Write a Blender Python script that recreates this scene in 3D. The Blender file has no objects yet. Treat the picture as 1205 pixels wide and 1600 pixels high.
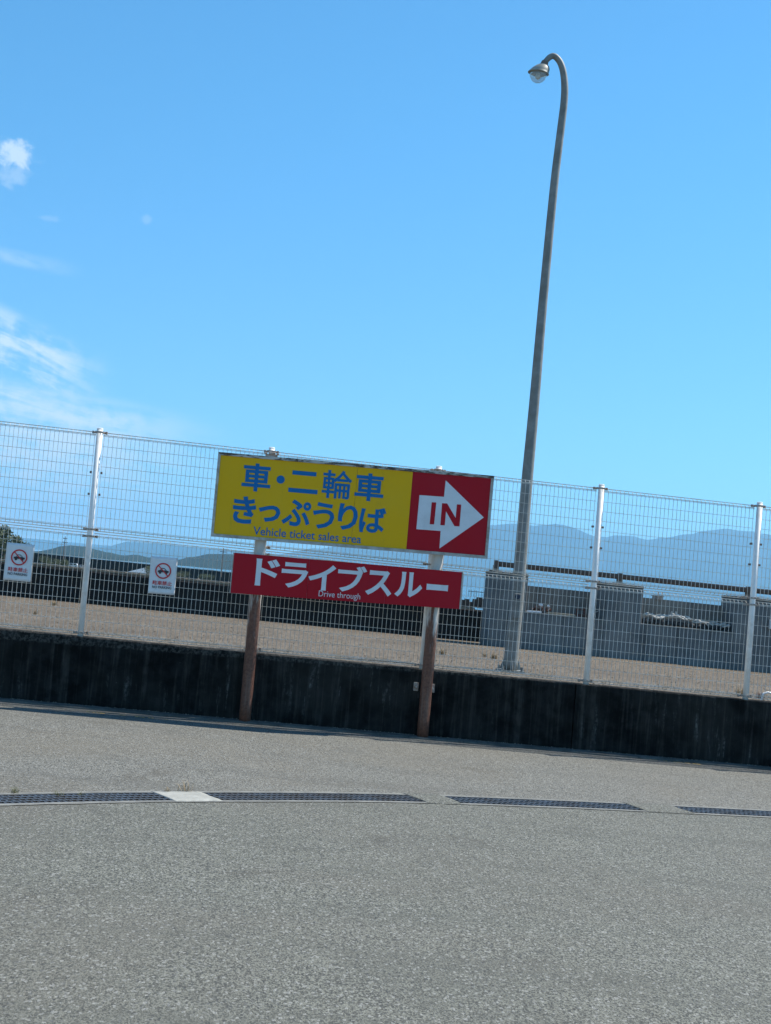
import bpy, bmesh, math, random
from mathutils import Vector, Matrix, noise
random.seed(7)
S = bpy.context.scene
COL = S.collection
R = math.radians
sin, cos, pi = math.sin, math.cos, math.pi

# ------------------------------------------------------------------ camera
FPX = 2300.0                       # focal length in photo pixels (1205 x 1600)
EYE = 1.8
SLOPE = .0865
TH = math.atan(SLOPE)
PITCH = math.atan(105 * cos(TH) / FPX)
CAM = Vector((0, 0, EYE))
F_ = Vector((0, cos(PITCH), sin(PITCH)))
R_ = Vector((1, 0, 0))
U_ = Vector((0, -sin(PITCH), cos(PITCH)))
cx_ = R_ * cos(TH) + U_ * sin(TH)
cy_ = -R_ * sin(TH) + U_ * cos(TH)
# photo is rolled: its horizon falls to the right
def ray(px, py):
    dx, dy = px - 602.5, py - 800.0
    return (F_ * FPX + cx_ * dx - cy_ * dy)
def azel(px, py):
    d = ray(px, py).normalized(); return math.degrees(math.atan2(d.x, d.y)), math.degrees(math.asin(d.z))
cam_d = bpy.data.cameras.new('camera')
cam = bpy.data.objects.new('camera', cam_d); COL.objects.link(cam)
m3 = Matrix((cx_, cy_, -F_)).transposed()
cam.matrix_world = Matrix.Translation(CAM) @ m3.to_4x4()
cam_d.sensor_fit = 'VERTICAL'; cam_d.sensor_height = 36; cam_d.sensor_width = 36
cam_d.lens = 36 * FPX / 1600
cam_d.clip_start = .1; cam_d.clip_end = 60000
S.camera = cam

# ------------------------------------------------------------------ sun and sky
SUN_AZ, SUN_EL = 67.0, 50.0         # azimuth clockwise from +Y (the viewing direction)
sd = Vector((sin(R(SUN_AZ)) * cos(R(SUN_EL)), cos(R(SUN_AZ)) * cos(R(SUN_EL)), sin(R(SUN_EL))))
sl = bpy.data.lights.new('sun', 'SUN'); sl.energy = 4.3; sl.angle = R(.53); sl.color = (1, .94, .84)
so = bpy.data.objects.new('sun', sl); COL.objects.link(so)
so.rotation_euler = sd.to_track_quat('Z', 'Y').to_euler(); so.location = (0, 0, 60)

S.view_settings.view_transform = 'Standard'; S.view_settings.look = 'None'
S.view_settings.exposure = 0.85; S.view_settings.gamma = 1.0; S.view_settings.use_curve_mapping = False
S.cycles.max_bounces = 6; S.cycles.volume_bounces = 1; S.cycles.transparent_max_bounces = 16


class NT:
    """tiny node helper"""
    def __init__(s, tree): s.t = tree; s.n = tree.nodes; s.l = tree.links
    def new(s, kind, **kw):
        n = s.n.new(kind)
        for k, v in kw.items():
            setattr(n, k, v)
        return n
    def put(s, sock, v):
        if isinstance(v, bpy.types.NodeSocket): s.l.new(v, sock)
        else:
            if isinstance(v, (tuple, list)) and sock.type == 'RGBA' and len(v) == 3: v = (*v, 1)
            sock.default_value = v
    def math(s, op, a, b=0.0, c=0.0, clamp=False):
        n = s.new('ShaderNodeMath', operation=op, use_clamp=clamp)
        for i, v in enumerate((a, b, c)): s.put(n.inputs[i], v)
        return n.outputs[0]
    def noise(s, vec, scale, detail=2.0, rough=.5, dist=0.0):
        n = s.new('ShaderNodeTexNoise')
        if vec is not None: s.l.new(vec, n.inputs['Vector'])
        n.inputs['Scale'].default_value = scale; n.inputs['Detail'].default_value = detail
        n.inputs['Roughness'].default_value = rough; n.inputs['Distortion'].default_value = dist
        return n.outputs[0]
    def voro(s, vec, scale, feature='F1', out='Distance', rnd=1.0):
        n = s.new('ShaderNodeTexVoronoi', feature=feature)
        if vec is not None: s.l.new(vec, n.inputs['Vector'])
        n.inputs['Scale'].default_value = scale; n.inputs['Randomness'].default_value = rnd
        return n.outputs[out]
    def ramp(s, fac, lo, hi, a=0.0, b=1.0, smooth=True):
        n = s.new('ShaderNodeMapRange', interpolation_type='SMOOTHSTEP' if smooth else 'LINEAR')
        s.put(n.inputs['Value'], fac); s.put(n.inputs['From Min'], lo); s.put(n.inputs['From Max'], hi)
        s.put(n.inputs['To Min'], a); s.put(n.inputs['To Max'], b)
        return n.outputs[0]
    def mix(s, fac, a, b, mode='MIX'):
        n = s.new('ShaderNodeMix', data_type='RGBA', blend_type=mode)
        s.put(n.inputs[0], fac); s.put(n.inputs[6], a); s.put(n.inputs[7], b)
        return n.outputs[2]
    def scale(s, vec, v):
        n = s.new('ShaderNodeMapping'); s.l.new(vec, n.inputs['Vector']); n.inputs['Scale'].default_value = v
        return n.outputs[0]
    def sep(s, vec):
        n = s.new('ShaderNodeSeparateXYZ'); s.l.new(vec, n.inputs[0]); return n.outputs
    def bump(s, h, strength=.3, dist=.01):
        n = s.new('ShaderNodeBump'); s.l.new(h, n.inputs['Height'])
        n.inputs['Strength'].default_value = strength; n.inputs['Distance'].default_value = dist
        return n.outputs[0]


# world: Nishita sky with thin cirrus low on the left
W = bpy.data.worlds.new('World'); S.world = W; W.use_nodes = True
w = NT(W.node_tree); w.n.clear()
sky = w.new('ShaderNodeTexSky', sky_type='NISHITA', sun_disc=False, sun_elevation=R(SUN_EL), sun_rotation=R(SUN_AZ))
sky.altitude = 0; sky.air_density = 1.0; sky.dust_density = .12; sky.ozone_density = 1.6
tc = w.new('ShaderNodeTexCoord')
x, y, z = w.sep(tc.outputs['Generated'])
az = w.math('MULTIPLY', w.math('ARCTAN2', x, y), 180 / pi)
el = w.math('MULTIPLY', w.math('ARCSINE', z), 180 / pi)
cmb = w.new('ShaderNodeCombineXYZ'); w.put(cmb.inputs[0], az); w.put(cmb.inputs[1], el); v2 = cmb.outputs[0]
# streaky cirrus: long along azimuth, tilted
lean = w.math('ADD', el, w.math('MULTIPLY', w.math('ADD', az, 15), .35))
leanb = w.math('ADD', el, w.math('MULTIPLY', w.math('ADD', az, 15), .09))
def streaks(e, k, sc, det):
    c_ = w.new('ShaderNodeCombineXYZ'); w.put(c_.inputs[0], w.math('MULTIPLY', az, k)); w.put(c_.inputs[1], e)
    return w.noise(c_.outputs[0], sc, det, .64, .5)
sa_ = w.math('ADD', w.math('MULTIPLY', streaks(lean, .22, 1.5, 8), .68), w.math('MULTIPLY', w.noise(v2, 1.3, 8, .6, .25), .32))
sb_ = w.math('ADD', w.math('MULTIPLY', streaks(leanb, .16, 1.4, 8), .65), w.math('MULTIPLY', w.noise(v2, 1.0, 8, .6, .3), .35))
def win(v, a, b, c, d): return w.math('MULTIPLY', w.ramp(v, a, b), w.ramp(v, c, d, 1, 0))
band_a = w.math('MULTIPLY', w.ramp(az, -13.4, -10.6, 1, 0), win(lean, 5.7, 7.0, 8.3, 9.1))
band_b = w.math('MULTIPLY', w.ramp(az, -12.5, -5.5, 1, 0), win(leanb, -2, 0, 5.6, 6.6))
band_c = w.math('MULTIPLY', w.ramp(az, -14.2, -12.2, 1, 0), win(leanb, 10.4, 10.75, 10.8, 11.2))
c1 = w.math('MULTIPLY', band_a, w.ramp(sa_, .38, .6, 0, .9))
c2 = w.math('MULTIPLY', band_b, w.ramp(sb_, .34, .58, 0, 1.0))
c3 = w.math('MULTIPLY', band_c, w.ramp(sa_, .3, .6, 0, .35))
# small puffs
pn = w.noise(v2, 1.6, 6, .65, .3)
def puff(a, e, ra, re, amt):
    da = w.math('DIVIDE', w.math('SUBTRACT', az, a), ra); de = w.math('DIVIDE', w.math('SUBTRACT', el, e), re)
    d = w.math('SQRT', w.math('ADD', w.math('MULTIPLY', da, da), w.math('MULTIPLY', de, de)))
    d = w.math('ADD', d, w.math('MULTIPLY', w.math('SUBTRACT', pn, .5), 2.2))
    return w.ramp(d, .25, 1.05, amt, 0)
puffs = [puff(*azel(26, 240), 1.0, .6, .75), puff(*azel(22, 275), .7, .6, .3), puff(*azel(230, 343), .3, .2, .16), puff(*azel(76, 341), .5, .14, .14)]
print('AZEL', [azel(*p) for p in ((28, 240), (60, 540), (240, 640), (50, 408), (0, 620))])
cl = w.math('MAXIMUM', w.math('MAXIMUM', c1, c2), c3)
for p in puffs: cl = w.math('MAXIMUM', cl, p)
cl = w.math('MULTIPLY', cl, .92)
tint = w.mix(1.0, sky.outputs[0], (.35, .785, .985), 'MULTIPLY')
tint = w.mix(w.ramp(el, 2, 21, 1, 0), tint, w.mix(1.0, tint, (.98, .84, .95), 'MULTIPLY'))
skyc = w.mix(cl, tint, (4.9, 5.6, 6.1))
bg = w.new('ShaderNodeBackground'); w.l.new(skyc, bg.inputs[0]); bg.inputs[1].default_value = .10
wo = w.new('ShaderNodeOutputWorld'); w.l.new(bg.outputs[0], wo.inputs[0])

# ------------------------------------------------------------------ frames of reference
def hit_depth(px, py, Y):
    d = ray(px, py); return CAM + d * (Y / d.y)
def hit_z(px, py, zz):
    d = ray(px, py); return CAM + d * ((zz - CAM.z) / d.z)
A0 = hit_depth(139, 832, 16.79); B0 = hit_depth(1185, 942, 17.76)
D_ = Vector((B0.x - A0.x, B0.y - A0.y, 0)).normalized()       # along the fence, to the right
N_ = Vector((-D_.y, D_.x, 0))                                  # away from the road
HEAD = math.atan2(D_.y, D_.x)
KS = .0155                                                     # the road falls gently along the fence
Z0 = .068
O_ = Vector((A0.x, A0.y, Z0))
def FP(s, t, h): return O_ + D_ * s + N_ * t + Vector((0, 0, h - KS * s))
def on_plane(px, py, t):
    """pixel -> (s, h) on the vertical plane t in front of / behind the fence line"""
    d = ray(px, py); q = (t - (CAM - O_).dot(N_)) / d.dot(N_); P = CAM + d * q
    s = (P - O_).dot(D_); return s, P.z - Z0 + KS * s
def on_ground(px, py, h=0.0):
    d = ray(px, py); nz = Vector((D_.x * KS, D_.y * KS, 1)); P0 = O_ + Vector((0, 0, h))
    P = CAM + d * ((P0 - CAM).dot(nz) / d.dot(nz)); v = P - O_
    return v.dot(D_), v.dot(N_)

# ------------------------------------------------------------------ mesh builder
class MB:
    def __init__(s): s.v = []; s.f = []; s.m = []; s.mi = 0
    def add(s, vs, fs):
        o = len(s.v); s.v += [tuple(p) for p in vs]; s.f += [tuple(i + o for i in f) for f in fs]; s.m += [s.mi] * len(fs)
        return s
    def box(s, x0, x1, y0, y1, z0, z1, jit=0):
        vs = [(x, y, z) for z in (z0, z1) for y in (y0, y1) for x in (x0, x1)]
        if jit: vs = [(a + random.uniform(-jit, jit), b + random.uniform(-jit, jit), c + random.uniform(-jit, jit)) for a, b, c in vs]
        return s.add(vs, [(0, 2, 3, 1), (4, 5, 7, 6), (0, 1, 5, 4), (2, 6, 7, 3), (0, 4, 6, 2), (1, 3, 7, 5)])
    def tube(s, pts, rad, n=6, cap=True):
        pts = [Vector(p) for p in pts]; k = len(pts); vs = []; fs = []
        rads = rad if isinstance(rad, (list, tuple)) else [rad] * k
        ref = None
        for i, p in enumerate(pts):
            t = (pts[min(i + 1, k - 1)] - pts[max(i - 1, 0)]).normalized()
            if ref is None: ref = Vector((0, 0, 1)) if abs(t.z) < .9 else Vector((0, 1, 0))
            a = (ref - t * ref.dot(t)).normalized(); ref = a; b = t.cross(a)
            for j in range(n):
                q = 2 * pi * (j + .5) / n
                vs.append(p + (a * cos(q) + b * sin(q)) * rads[i])
        for i in range(k - 1):
            for j in range(n):
                j2 = (j + 1) % n
                fs.append((i * n + j, i * n + j2, (i + 1) * n + j2, (i + 1) * n + j))
        if cap:
            fs.append(tuple(range(n - 1, -1, -1))); fs.append(tuple((k - 1) * n + j for j in range(n)))
        return s.add(vs, fs)
    def poly(s, pts, nrm, th):
        """a flat polygon extruded by th along nrm (towards the viewer)"""
        n = len(pts); pts = [Vector(p) for p in pts]; nrm = Vector(nrm)
        vs = pts + [p + nrm * th for p in pts]
        return s.add(vs, [tuple(range(n - 1, -1, -1)), tuple(range(n, 2 * n))] + [(i, (i + 1) % n, n + (i + 1) % n, n + i) for i in range(n)])
    def build(s, name, mat, parent=None, smooth=False, shear=False, loc=None, fix=False):
        me = bpy.data.meshes.new(name)
        v = [(a, b, c - KS * a) for a, b, c in s.v] if shear else s.v
        me.from_pydata(v, [], s.f)
        mats = mat if isinstance(mat, (list, tuple)) else [mat]
        for q in mats: me.materials.append(q)
        if len(mats) > 1: me.polygons.foreach_set('material_index', s.m)
        if smooth:
            me.polygons.foreach_set('use_smooth', [True] * len(me.polygons))
        if fix:
            bm = bmesh.new(); bm.from_mesh(me); bmesh.ops.recalc_face_normals(bm, faces=bm.faces); bm.to_mesh(me); bm.free()
        me.update()
        o = bpy.data.objects.new(name, me); COL.objects.link(o)
        if parent is not None: o.parent = parent
        if loc is not None: o.location = loc
        return o
def soften(o, w=.006, seg=1):
    b = o.modifiers.new('bevel', 'BEVEL'); b.width = w; b.segments = seg; b.limit_method = 'ANGLE'
    return o
def empty(name, loc, rz=0.0):
    o = bpy.data.objects.new(name, None); COL.objects.link(o); o.location = loc; o.rotation_euler = (0, 0, rz); o.empty_display_size = .2
    return o
def tag(o, label=None, cat=None, group=None, kind=None):
    for k, v in (('label', label), ('category', cat), ('group', group), ('kind', kind)):
        if v: o[k] = v
    return o
def copy_tree(o, parent=None):
    c = o.copy(); COL.objects.link(c)
    if parent is not None: c.parent = parent
    for ch in list(o.children): copy_tree(ch, c)
    return c

# ------------------------------------------------------------------ materials
MATS = {}
def mat(name, base=(.5, .5, .5), rough=.6, metal=0.0, spec=None):
    m = bpy.data.materials.new(name); m.use_nodes = True; t = NT(m.node_tree)
    b = t.n['Principled BSDF']; t.put(b.inputs['Base Color'], base); t.put(b.inputs['Roughness'], rough); b.inputs['Metallic'].default_value = metal
    if spec is not None: b.inputs['Specular IOR Level'].default_value = spec
    MATS[name] = m
    return m, t, b
def coord(t, which='Object'):
    return t.new('ShaderNodeTexCoord').outputs[which]
def worn(name, base, dirt, amt=.35, scale=6.0, rough=.55, metal=0.0, bump=.1, bscale=60, spec=None, stretch=(1, 1, 1)):
    """base colour with blotchy dirt of its own and a fine relief"""
    m, t, b = mat(name, base, rough, metal, spec); co = t.scale(coord(t), stretch)
    f = t.ramp(t.noise(co, scale, 6, .65, .4), .5 - amt * .5, .85 - amt * .3)
    fine = t.noise(co, scale * 9, 3, .6)
    c = t.mix(f, base, dirt); c = t.mix(t.ramp(fine, .3, .75, 0, .22), c, dirt)
    t.put(b.inputs['Base Color'], c)
    t.put(b.inputs['Normal'], t.bump(t.noise(co, bscale, 3, .6), bump, .004))
    return m

def asphalt(name, light, dark, brown, streak=1.0, blotch=.3):
    m, t, b = mat(name, light, .88, spec=.35); co = coord(t)
    big = t.noise(co, .3, 5, .6, .8); mid = t.noise(co, 2.3, 5, .6)
    lanes = t.noise(t.scale(co, (.12, 1.5, 1)), .9, 4, .6, .4)
    cs = t.scale(co, (1, .6, 1)); grain = t.noise(cs, 98, 2, .6); g2 = t.voro(cs, 125, out='Color')
    g2v = t.sep(g2)[0]
    g = t.math('ADD', t.math('MULTIPLY', grain, .75), t.math('MULTIPLY', g2v, .25))
    gf = t.ramp(g, .4, .58)
    c = t.mix(gf, dark, light)
    c = t.mix(t.ramp(big, .42, .7, 0, blotch), c, brown)
    c = t.mix(t.ramp(lanes, .5, .75, 0, .35 * streak), c, tuple(q * .55 for q in light))
    c = t.mix(t.ramp(mid, .55, .8, 0, .22), c, tuple(q * 1.35 for q in light))
    wear = t.noise(t.scale(co, (.35, 1.1, 1)), 1.1, 6, .68, 1.2)
    c = t.mix(t.ramp(wear, .5, .64, 0, .42), c, tuple(q * .5 for q in light))
    c = t.mix(t.ramp(t.noise(co, .8, 4, .6, .8), .6, .72, 0, .5), c, tuple(q * .55 for q in brown))
    spk = t.voro(cs, 85, out='Color'); sv = t.sep(spk)
    c = t.mix(t.ramp(sv[1], .86, .96, 0, .55), c, (.3, .3, .28))
    c = t.mix(t.ramp(sv[2], .86, .96, 0, .6), c, (.03, .032, .032))
    t.put(b.inputs['Base Color'], c)
    h = t.math('ADD', t.math('MULTIPLY', g, 1.0), t.math('MULTIPLY', mid, .3))
    t.put(b.inputs['Normal'], t.bump(h, .8, .012))
    return m
M_road = asphalt('asphalt_road', (.176, .178, .149), (.058, .059, .051), (.115, .107, .088), 2.0, .6)
M_apron = asphalt('asphalt_apron', (.2, .197, .172), (.066, .065, .056), (.145, .13, .1), 1.5, .55)

def m_gravel():
    m, t, b = mat('gravel', (.3, .25, .2), .95, spec=.2); co = coord(t)
    cs = t.scale(co, (1, .42, 1)); v = t.voro(cs, 34, out='Color'); vv = t.sep(v)[0]
    n = t.noise(t.scale(co, (.6, 1, 1)), .9, 6, .7, .6); n2 = t.noise(cs, 7, 5, .7)
    c = t.mix(t.ramp(vv, .05, .95), (.075, .06, .043), (.185, .152, .114))
    c = t.mix(t.ramp(n, .42, .68, 0, .7), c, (.085, .066, .046))
    c = t.mix(t.ramp(n2, .58, .75, 0, .5), c, (.075, .063, .05))
    t.put(b.inputs['Base Color'], c); t.put(b.inputs['Normal'], t.bump(vv, .6, .02))
    return m
M_gravel = m_gravel()

def m_blackwall():
    """concrete gone black with mould, pale lime streaks running down it"""
    m, t, b = mat('mouldy_concrete', (.02, .022, .024), .95, spec=.04); co = coord(t)
    x, y, z = t.sep(co)
    streak = t.noise(t.scale(co, (5.5, 1, .55)), 2.2, 6, .7, .3)
    patch = t.noise(co, .9, 5, .6, .6); fine = t.noise(co, 26, 5, .7); mid = t.noise(co, 5, 5, .65)
    c = t.mix(t.ramp(mid, .35, .75), (.0055, .0058, .0058), (.022, .022, .021))
    c = t.mix(t.ramp(patch, .42, .66, 0, .4), c, (.04, .038, .033))
    drip = t.noise(t.scale(co, (9, 1, .35)), 1.6, 6, .72, .4)
    c = t.mix(t.math('MULTIPLY', t.ramp(drip, .46, .68, 0, .75), t.ramp(mid, .3, .6, .35, 1)), c, (.06, .056, .049))
    lime = t.math('MULTIPLY', t.ramp(streak, .53, .72), t.math('MULTIPLY', t.ramp(patch, .44, .6), t.ramp(fine, .36, .62)))
    c = t.mix(t.math('MULTIPLY', lime, .75), c, (.2, .2, .185))
    flk = t.math('MULTIPLY', t.ramp(fine, .66, .74), t.ramp(mid, .5, .62))
    c = t.mix(t.math('MULTIPLY', flk, .5), c, (.17, .17, .16))
    # the arris is mixed paler in patches
    top = t.math('MULTIPLY', t.ramp(z, .772, .794), t.ramp(t.noise(co, 24, 5, .75), .42, .62))
    c = t.mix(t.math('MULTIPLY', top, .4), c, (.17, .16, .14))
    t.put(b.inputs['Base Color'], c)
    t.put(b.inputs['Normal'], t.bump(t.math('ADD', fine, mid), .5, .01))
    return m
M_black = m_blackwall()

def m_concrete(name, a, c_, d, sc=1.0, wet=0.0):
    m, t, b = mat(name, a, .88, spec=.3); co = coord(t)
    p = t.noise(co, 1.3 * sc, 6, .62, .5); s2 = t.noise(t.scale(co, (4, 4, .4)), 1.5 * sc, 5, .65); f = t.noise(co, 40 * sc, 4, .7)
    c = t.mix(t.ramp(p, .35, .7), a, c_)
    c = t.mix(t.ramp(s2, .5, .72, 0, .65), c, d)
    c = t.mix(t.ramp(f, .55, .75, 0, .35), c, d)
    t.put(b.inputs['Base Color'], c); t.put(b.inputs['Normal'], t.bump(t.math('ADD', f, p), .4, .006))
    return m
M_conc = m_concrete('grey_concrete', (.2, .195, .185), (.27, .26, .24), (.1, .1, .095))
M_seawall = m_concrete('weathered_seawall', (.125, .13, .13), (.2, .2, .19), (.05, .053, .054))
M_parapet = m_concrete('pale_parapet', (.17, .16, .145), (.25, .235, .205), (.08, .075, .068))
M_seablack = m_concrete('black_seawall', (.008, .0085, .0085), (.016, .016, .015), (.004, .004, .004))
M_slab = m_concrete('new_concrete', (.3, .3, .27), (.38, .38, .345), (.2, .2, .18), 4.0)
M_kerb = m_concrete('drain_concrete', (.15, .15, .138), (.22, .22, .2), (.085, .085, .078), 4.0)

M_kerb2 = m_concrete('dirty_footing', (.07, .069, .062), (.13, .125, .11), (.035, .034, .03), 2.5)
M_white = worn('white_paint', (.86, .86, .84), (.68, .65, .6), .2, 7, .6, bump=.04, spec=.25)
M_wire = worn('cream_wire', (.68, .67, .63), (.45, .38, .28), .25, 9, .6, bump=.0, spec=.2)
M_clip = worn('dull_clip', (.13, .125, .12), (.22, .13, .08), .4, 30, .6)
M_brkt = worn('rusty_bracket', (.5, .47, .43), (.24, .14, .08), .45, 22, .7)
M_galv = worn('galvanised_steel', (.265, .275, .26), (.17, .17, .155), .45, 5, .6, .05, bump=.05)
M_head = worn('lamp_housing', (.3, .3, .26), (.2, .2, .17), .3, 9, .5, bump=.03)
M_pipe = worn('brown_pipe', (.075, .058, .05), (.13, .08, .05), .4, 7, .7)
M_alu = worn('aluminium_frame', (.5, .49, .46), (.27, .22, .17), .35, 9, .5, .2, bump=.05)
M_yellow = worn('yellow_sheet', (.77, .45, .003), (.66, .37, .006), .15, 2.2, .5, bump=.02, spec=.2)
M_red = worn('red_sheet', (.43, .008, .018), (.37, .01, .022), .2, 2.0, .5, bump=.02, spec=.15)
M_blue = worn('blue_vinyl', (.004, .15, .40), (.01, .13, .34), .15, 4, .5, bump=.0, spec=.2)
M_sheetw = worn('white_vinyl', (.72, .74, .76), (.6, .61, .62), .2, 3, .4, bump=.0)
def aged(name, base, fade, grime, rough=.5, spec=.2):
    m, t, b = mat(name, base, rough, spec=spec); co = coord(t)
    c = t.mix(t.ramp(t.noise(co, 1.1, 5, .6, .4), .4, .72, 0, .5), base, fade)
    dr_ = t.noise(t.scale(co, (7, 7, .5)), 2.0, 6, .68); f = t.noise(co, 30, 4, .7)
    c = t.mix(t.math('MULTIPLY', t.ramp(dr_, .55, .78, 0, .38), t.ramp(f, .3, .7, .4, 1)), c, grime)
    c = t.mix(t.ramp(t.noise(co, 70, 3, .6), .7, .76, 0, .35), c, grime)
    t.put(b.inputs['Base Color'], c); t.put(b.inputs['Roughness'], t.ramp(f, .3, .7, rough - .08, rough + .12))
    t.put(b.inputs['Normal'], t.bump(t.noise(co, 2.2, 3, .5), .12, .02))
    return m
M_yellow = aged('yellow_sheet', (.79, .435, .003), (.74, .45, .02), (.42, .26, .03))
M_red = aged('red_sheet', (.43, .008, .018), (.4, .016, .03), (.22, .02, .025), spec=.15)
M_back = worn('sign_back', (.35, .35, .34), (.2, .17, .14), .3, 5, .5)
M_rubber = worn('black_rubber', (.018, .018, .019), (.05, .048, .045), .3, 6, .8)
M_rope = worn('pale_rope', (.6, .58, .53), (.35, .32, .28), .35, 20, .9, bump=.3)
M_wood = worn('grey_timber', (.42, .37, .27), (.22, .18, .13), .4, 9, .85, stretch=(.2, 1, 1))
M_redpaint = worn('red_brown_paint', (.16, .05, .03), (.09, .045, .03), .4, 12, .7)
M_print_red = worn('poster_red', (.62, .015, .02), (.5, .03, .04), .2, 9, .5)
M_print_blk = worn('poster_black', (.03, .028, .035), (.06, .05, .06), .2, 9, .5)
M_line = mat('yellow_dash', (.5, .36, .12), .85)[0]
M_grate = worn('steel_grate', (.17, .18, .2), (.13, .1, .075), .5, 3.5, .36, .6, bump=.05)
M_dry = worn('dry_grass', (.36, .29, .18), (.27, .18, .09), .5, 20, .9)
M_green = worn('green_weed', (.07, .1, .03), (.16, .13, .06), .4, 20, .8)
M_bark = worn('bark', (.08, .06, .045), (.05, .04, .03), .4, 8, .95)
M_leaf = worn('dark_leaf', (.035, .055, .022), (.055, .075, .03), .5, .9, .75, bump=0)
M_car = worn('white_car_paint', (.7, .7, .7), (.55, .54, .52), .2, 4, .35)
M_glassd = mat('dark_glass', (.02, .025, .03), .1)[0]
M_roof = worn('pale_blue_roof', (.16, .22, .27), (.12, .16, .2), .3, 3, .6)
M_wallp = worn('shed_wall', (.4, .38, .34), (.28, .26, .23), .3, 3, .8)

def m_rustpost():
    m, t, b = mat('rusting_white_post', (.6, .58, .54), .7); co = coord(t); z = t.sep(co)[2]
    n = t.noise(t.scale(co, (9, 9, 1.1)), 1.6, 6, .65, .6); f = t.noise(co, 38, 4, .7)
    e = t.math('ADD', z, t.math('MULTIPLY', t.math('SUBTRACT', n, .5), 2.3))
    wht = t.ramp(e, 1.25, 1.62)
    rust = t.mix(t.ramp(f, .35, .7), (.11, .042, .024), (.2, .085, .05))
    rust = t.mix(t.ramp(t.noise(t.scale(co, (14, 14, .7)), 2, 4, .6), .5, .72, 0, .5), rust, (.23, .15, .11))
    c = t.mix(wht, rust, t.mix(t.ramp(f, .5, .8, 0, .4), (.56, .53, .48), (.36, .27, .2)))
    t.put(b.inputs['Base Color'], c); t.put(b.inputs['Normal'], t.bump(f, .3, .004))
    return m
M_post = m_rustpost()

def m_peel():
    """frame rail whose paint has peeled to dark metal"""
    m, t, b = mat('peeling_frame', (.5, .48, .44), .65); co = coord(t)
    n = t.noise(t.scale(co, (1.2, 6, 6)), 4.5, 6, .7, .8); f = t.noise(co, 45, 4, .7)
    k = t.math('MULTIPLY', t.ramp(n, .45, .56), 1.0)
    c = t.mix(k, (.5, .48, .43), t.mix(t.ramp(f, .4, .65), (.04, .03, .024), (.16, .11, .075)))
    t.put(b.inputs['Base Color'], c); t.put(b.inputs['Normal'], t.bump(t.math('SUBTRACT', f, k), .5, .006))
    return m
M_peel = m_peel()

def m_paper():
    m, t, b = mat('sleeved_paper', (.74, .75, .76), .25); co = coord(t)
    n = t.noise(co, 18, 4, .6); c = t.mix(t.ramp(n, .4, .75, 0, .4), (.74, .75, .76), (.6, .6, .6))
    t.put(b.inputs['Base Color'], c); t.put(b.inputs['Normal'], t.bump(t.noise(t.scale(co, (1, 1, .3)), 14, 3, .5), .35, .012))
    return m
M_paper = m_paper()

def m_sea():
    m, t, b = mat('sea_water', (.012, .04, .06), .12); b.inputs['IOR'].default_value = 1.333; co = coord(t)
    n = t.noise(t.scale(co, (.5, 1, 1)), .7, 6, .65); n2 = t.noise(co, .05, 4, .6)
    t.put(b.inputs['Normal'], t.bump(t.math('ADD', n, n2), .35, .5))
    return m
M_sea = m_sea()
def m_forest(name, a, c_, sc):
    m, t, b = mat(name, a, .95, spec=.1); co = coord(t)
    n = t.noise(co, sc, 6, .7); n2 = t.voro(co, sc * 3); c = t.mix(t.ramp(n, .35, .65), a, c_)
    c = t.mix(t.ramp(n2, .2, .8, 0, .5), c, tuple(q * .5 for q in a)); t.put(b.inputs['Base Color'], c)
    return m
M_hill = m_forest('wooded_hill', (.018, .036, .036), (.03, .052, .046), .06)
M_mount = m_forest('mountain_forest', (.02, .04, .03), (.032, .052, .036), .004)
M_earth = m_forest('earth', (.2, .17, .13), (.14, .13, .08), .3)

def m_glass():
    m, t, b = mat('lamp_glass', (.9, .95, .95), .04); b.inputs['Transmission Weight'].default_value = .8; b.inputs['IOR'].default_value = 1.12
    return m
M_glass = m_glass()

# ------------------------------------------------------------------ setting: ground, sea, far land, air
SEA_Z = -2.6
def sheet(name, mt, pts, hz=0.0, kind='structure', n=None):
    """a polygon of (s, t) points laid on the sloping ground at height hz"""
    mb = MB(); mb.add([FP(s, t, hz) for s, t in pts], [tuple(range(len(pts)))])
    o = mb.build(name, mt); tag(o, kind=kind); return o

# the drain follows the bend of the road
CP = [(-900, 1275), (-500, 1262), (-250, 1255.5), (-100, 1252), (0, 1249.7), (100, 1247.3), (200, 1245.6), (300, 1245.2), (400, 1245.2), (500, 1245.6), (600, 1246.9), (700, 1249.8), (800, 1253.6), (900, 1257.6), (1000, 1262.2), (1100, 1267), (1205, 1272.3), (1400, 1283), (1800, 1308)]
cpt = [Vector(on_ground(*p)) for p in CP]
HALF = .165                                                      # half width of the channel
KERB = .055
_line = []
for i in range(len(cpt) - 1):
    p = [cpt[max(i - 1, 0)], cpt[i], cpt[i + 1], cpt[min(i + 2, len(cpt) - 1)]]
    for k in range(12):
        u = k / 12; _line.append((.5 * (2 * p[1] + (p[2] - p[0]) * u + (2 * p[0] - 5 * p[1] + 4 * p[2] - p[3]) * u * u + (3 * p[1] - p[0] - 3 * p[2] + p[3]) * u ** 3), CP[i][0] + (CP[i + 1][0] - CP[i][0]) * u))
for _ in range(3):                                              # even out the bend
    _line = [_line[0]] + [((_line[i - 1][0] + _line[i][0] * 2 + _line[i + 1][0]) / 4, _line[i][1]) for i in range(1, len(_line) - 1)] + [_line[-1]]
_arc = [0.0]
for i in range(1, len(_line)): _arc.append(_arc[-1] + (_line[i][0] - _line[i - 1][0]).length)
ALEN = _arc[-1]
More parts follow.
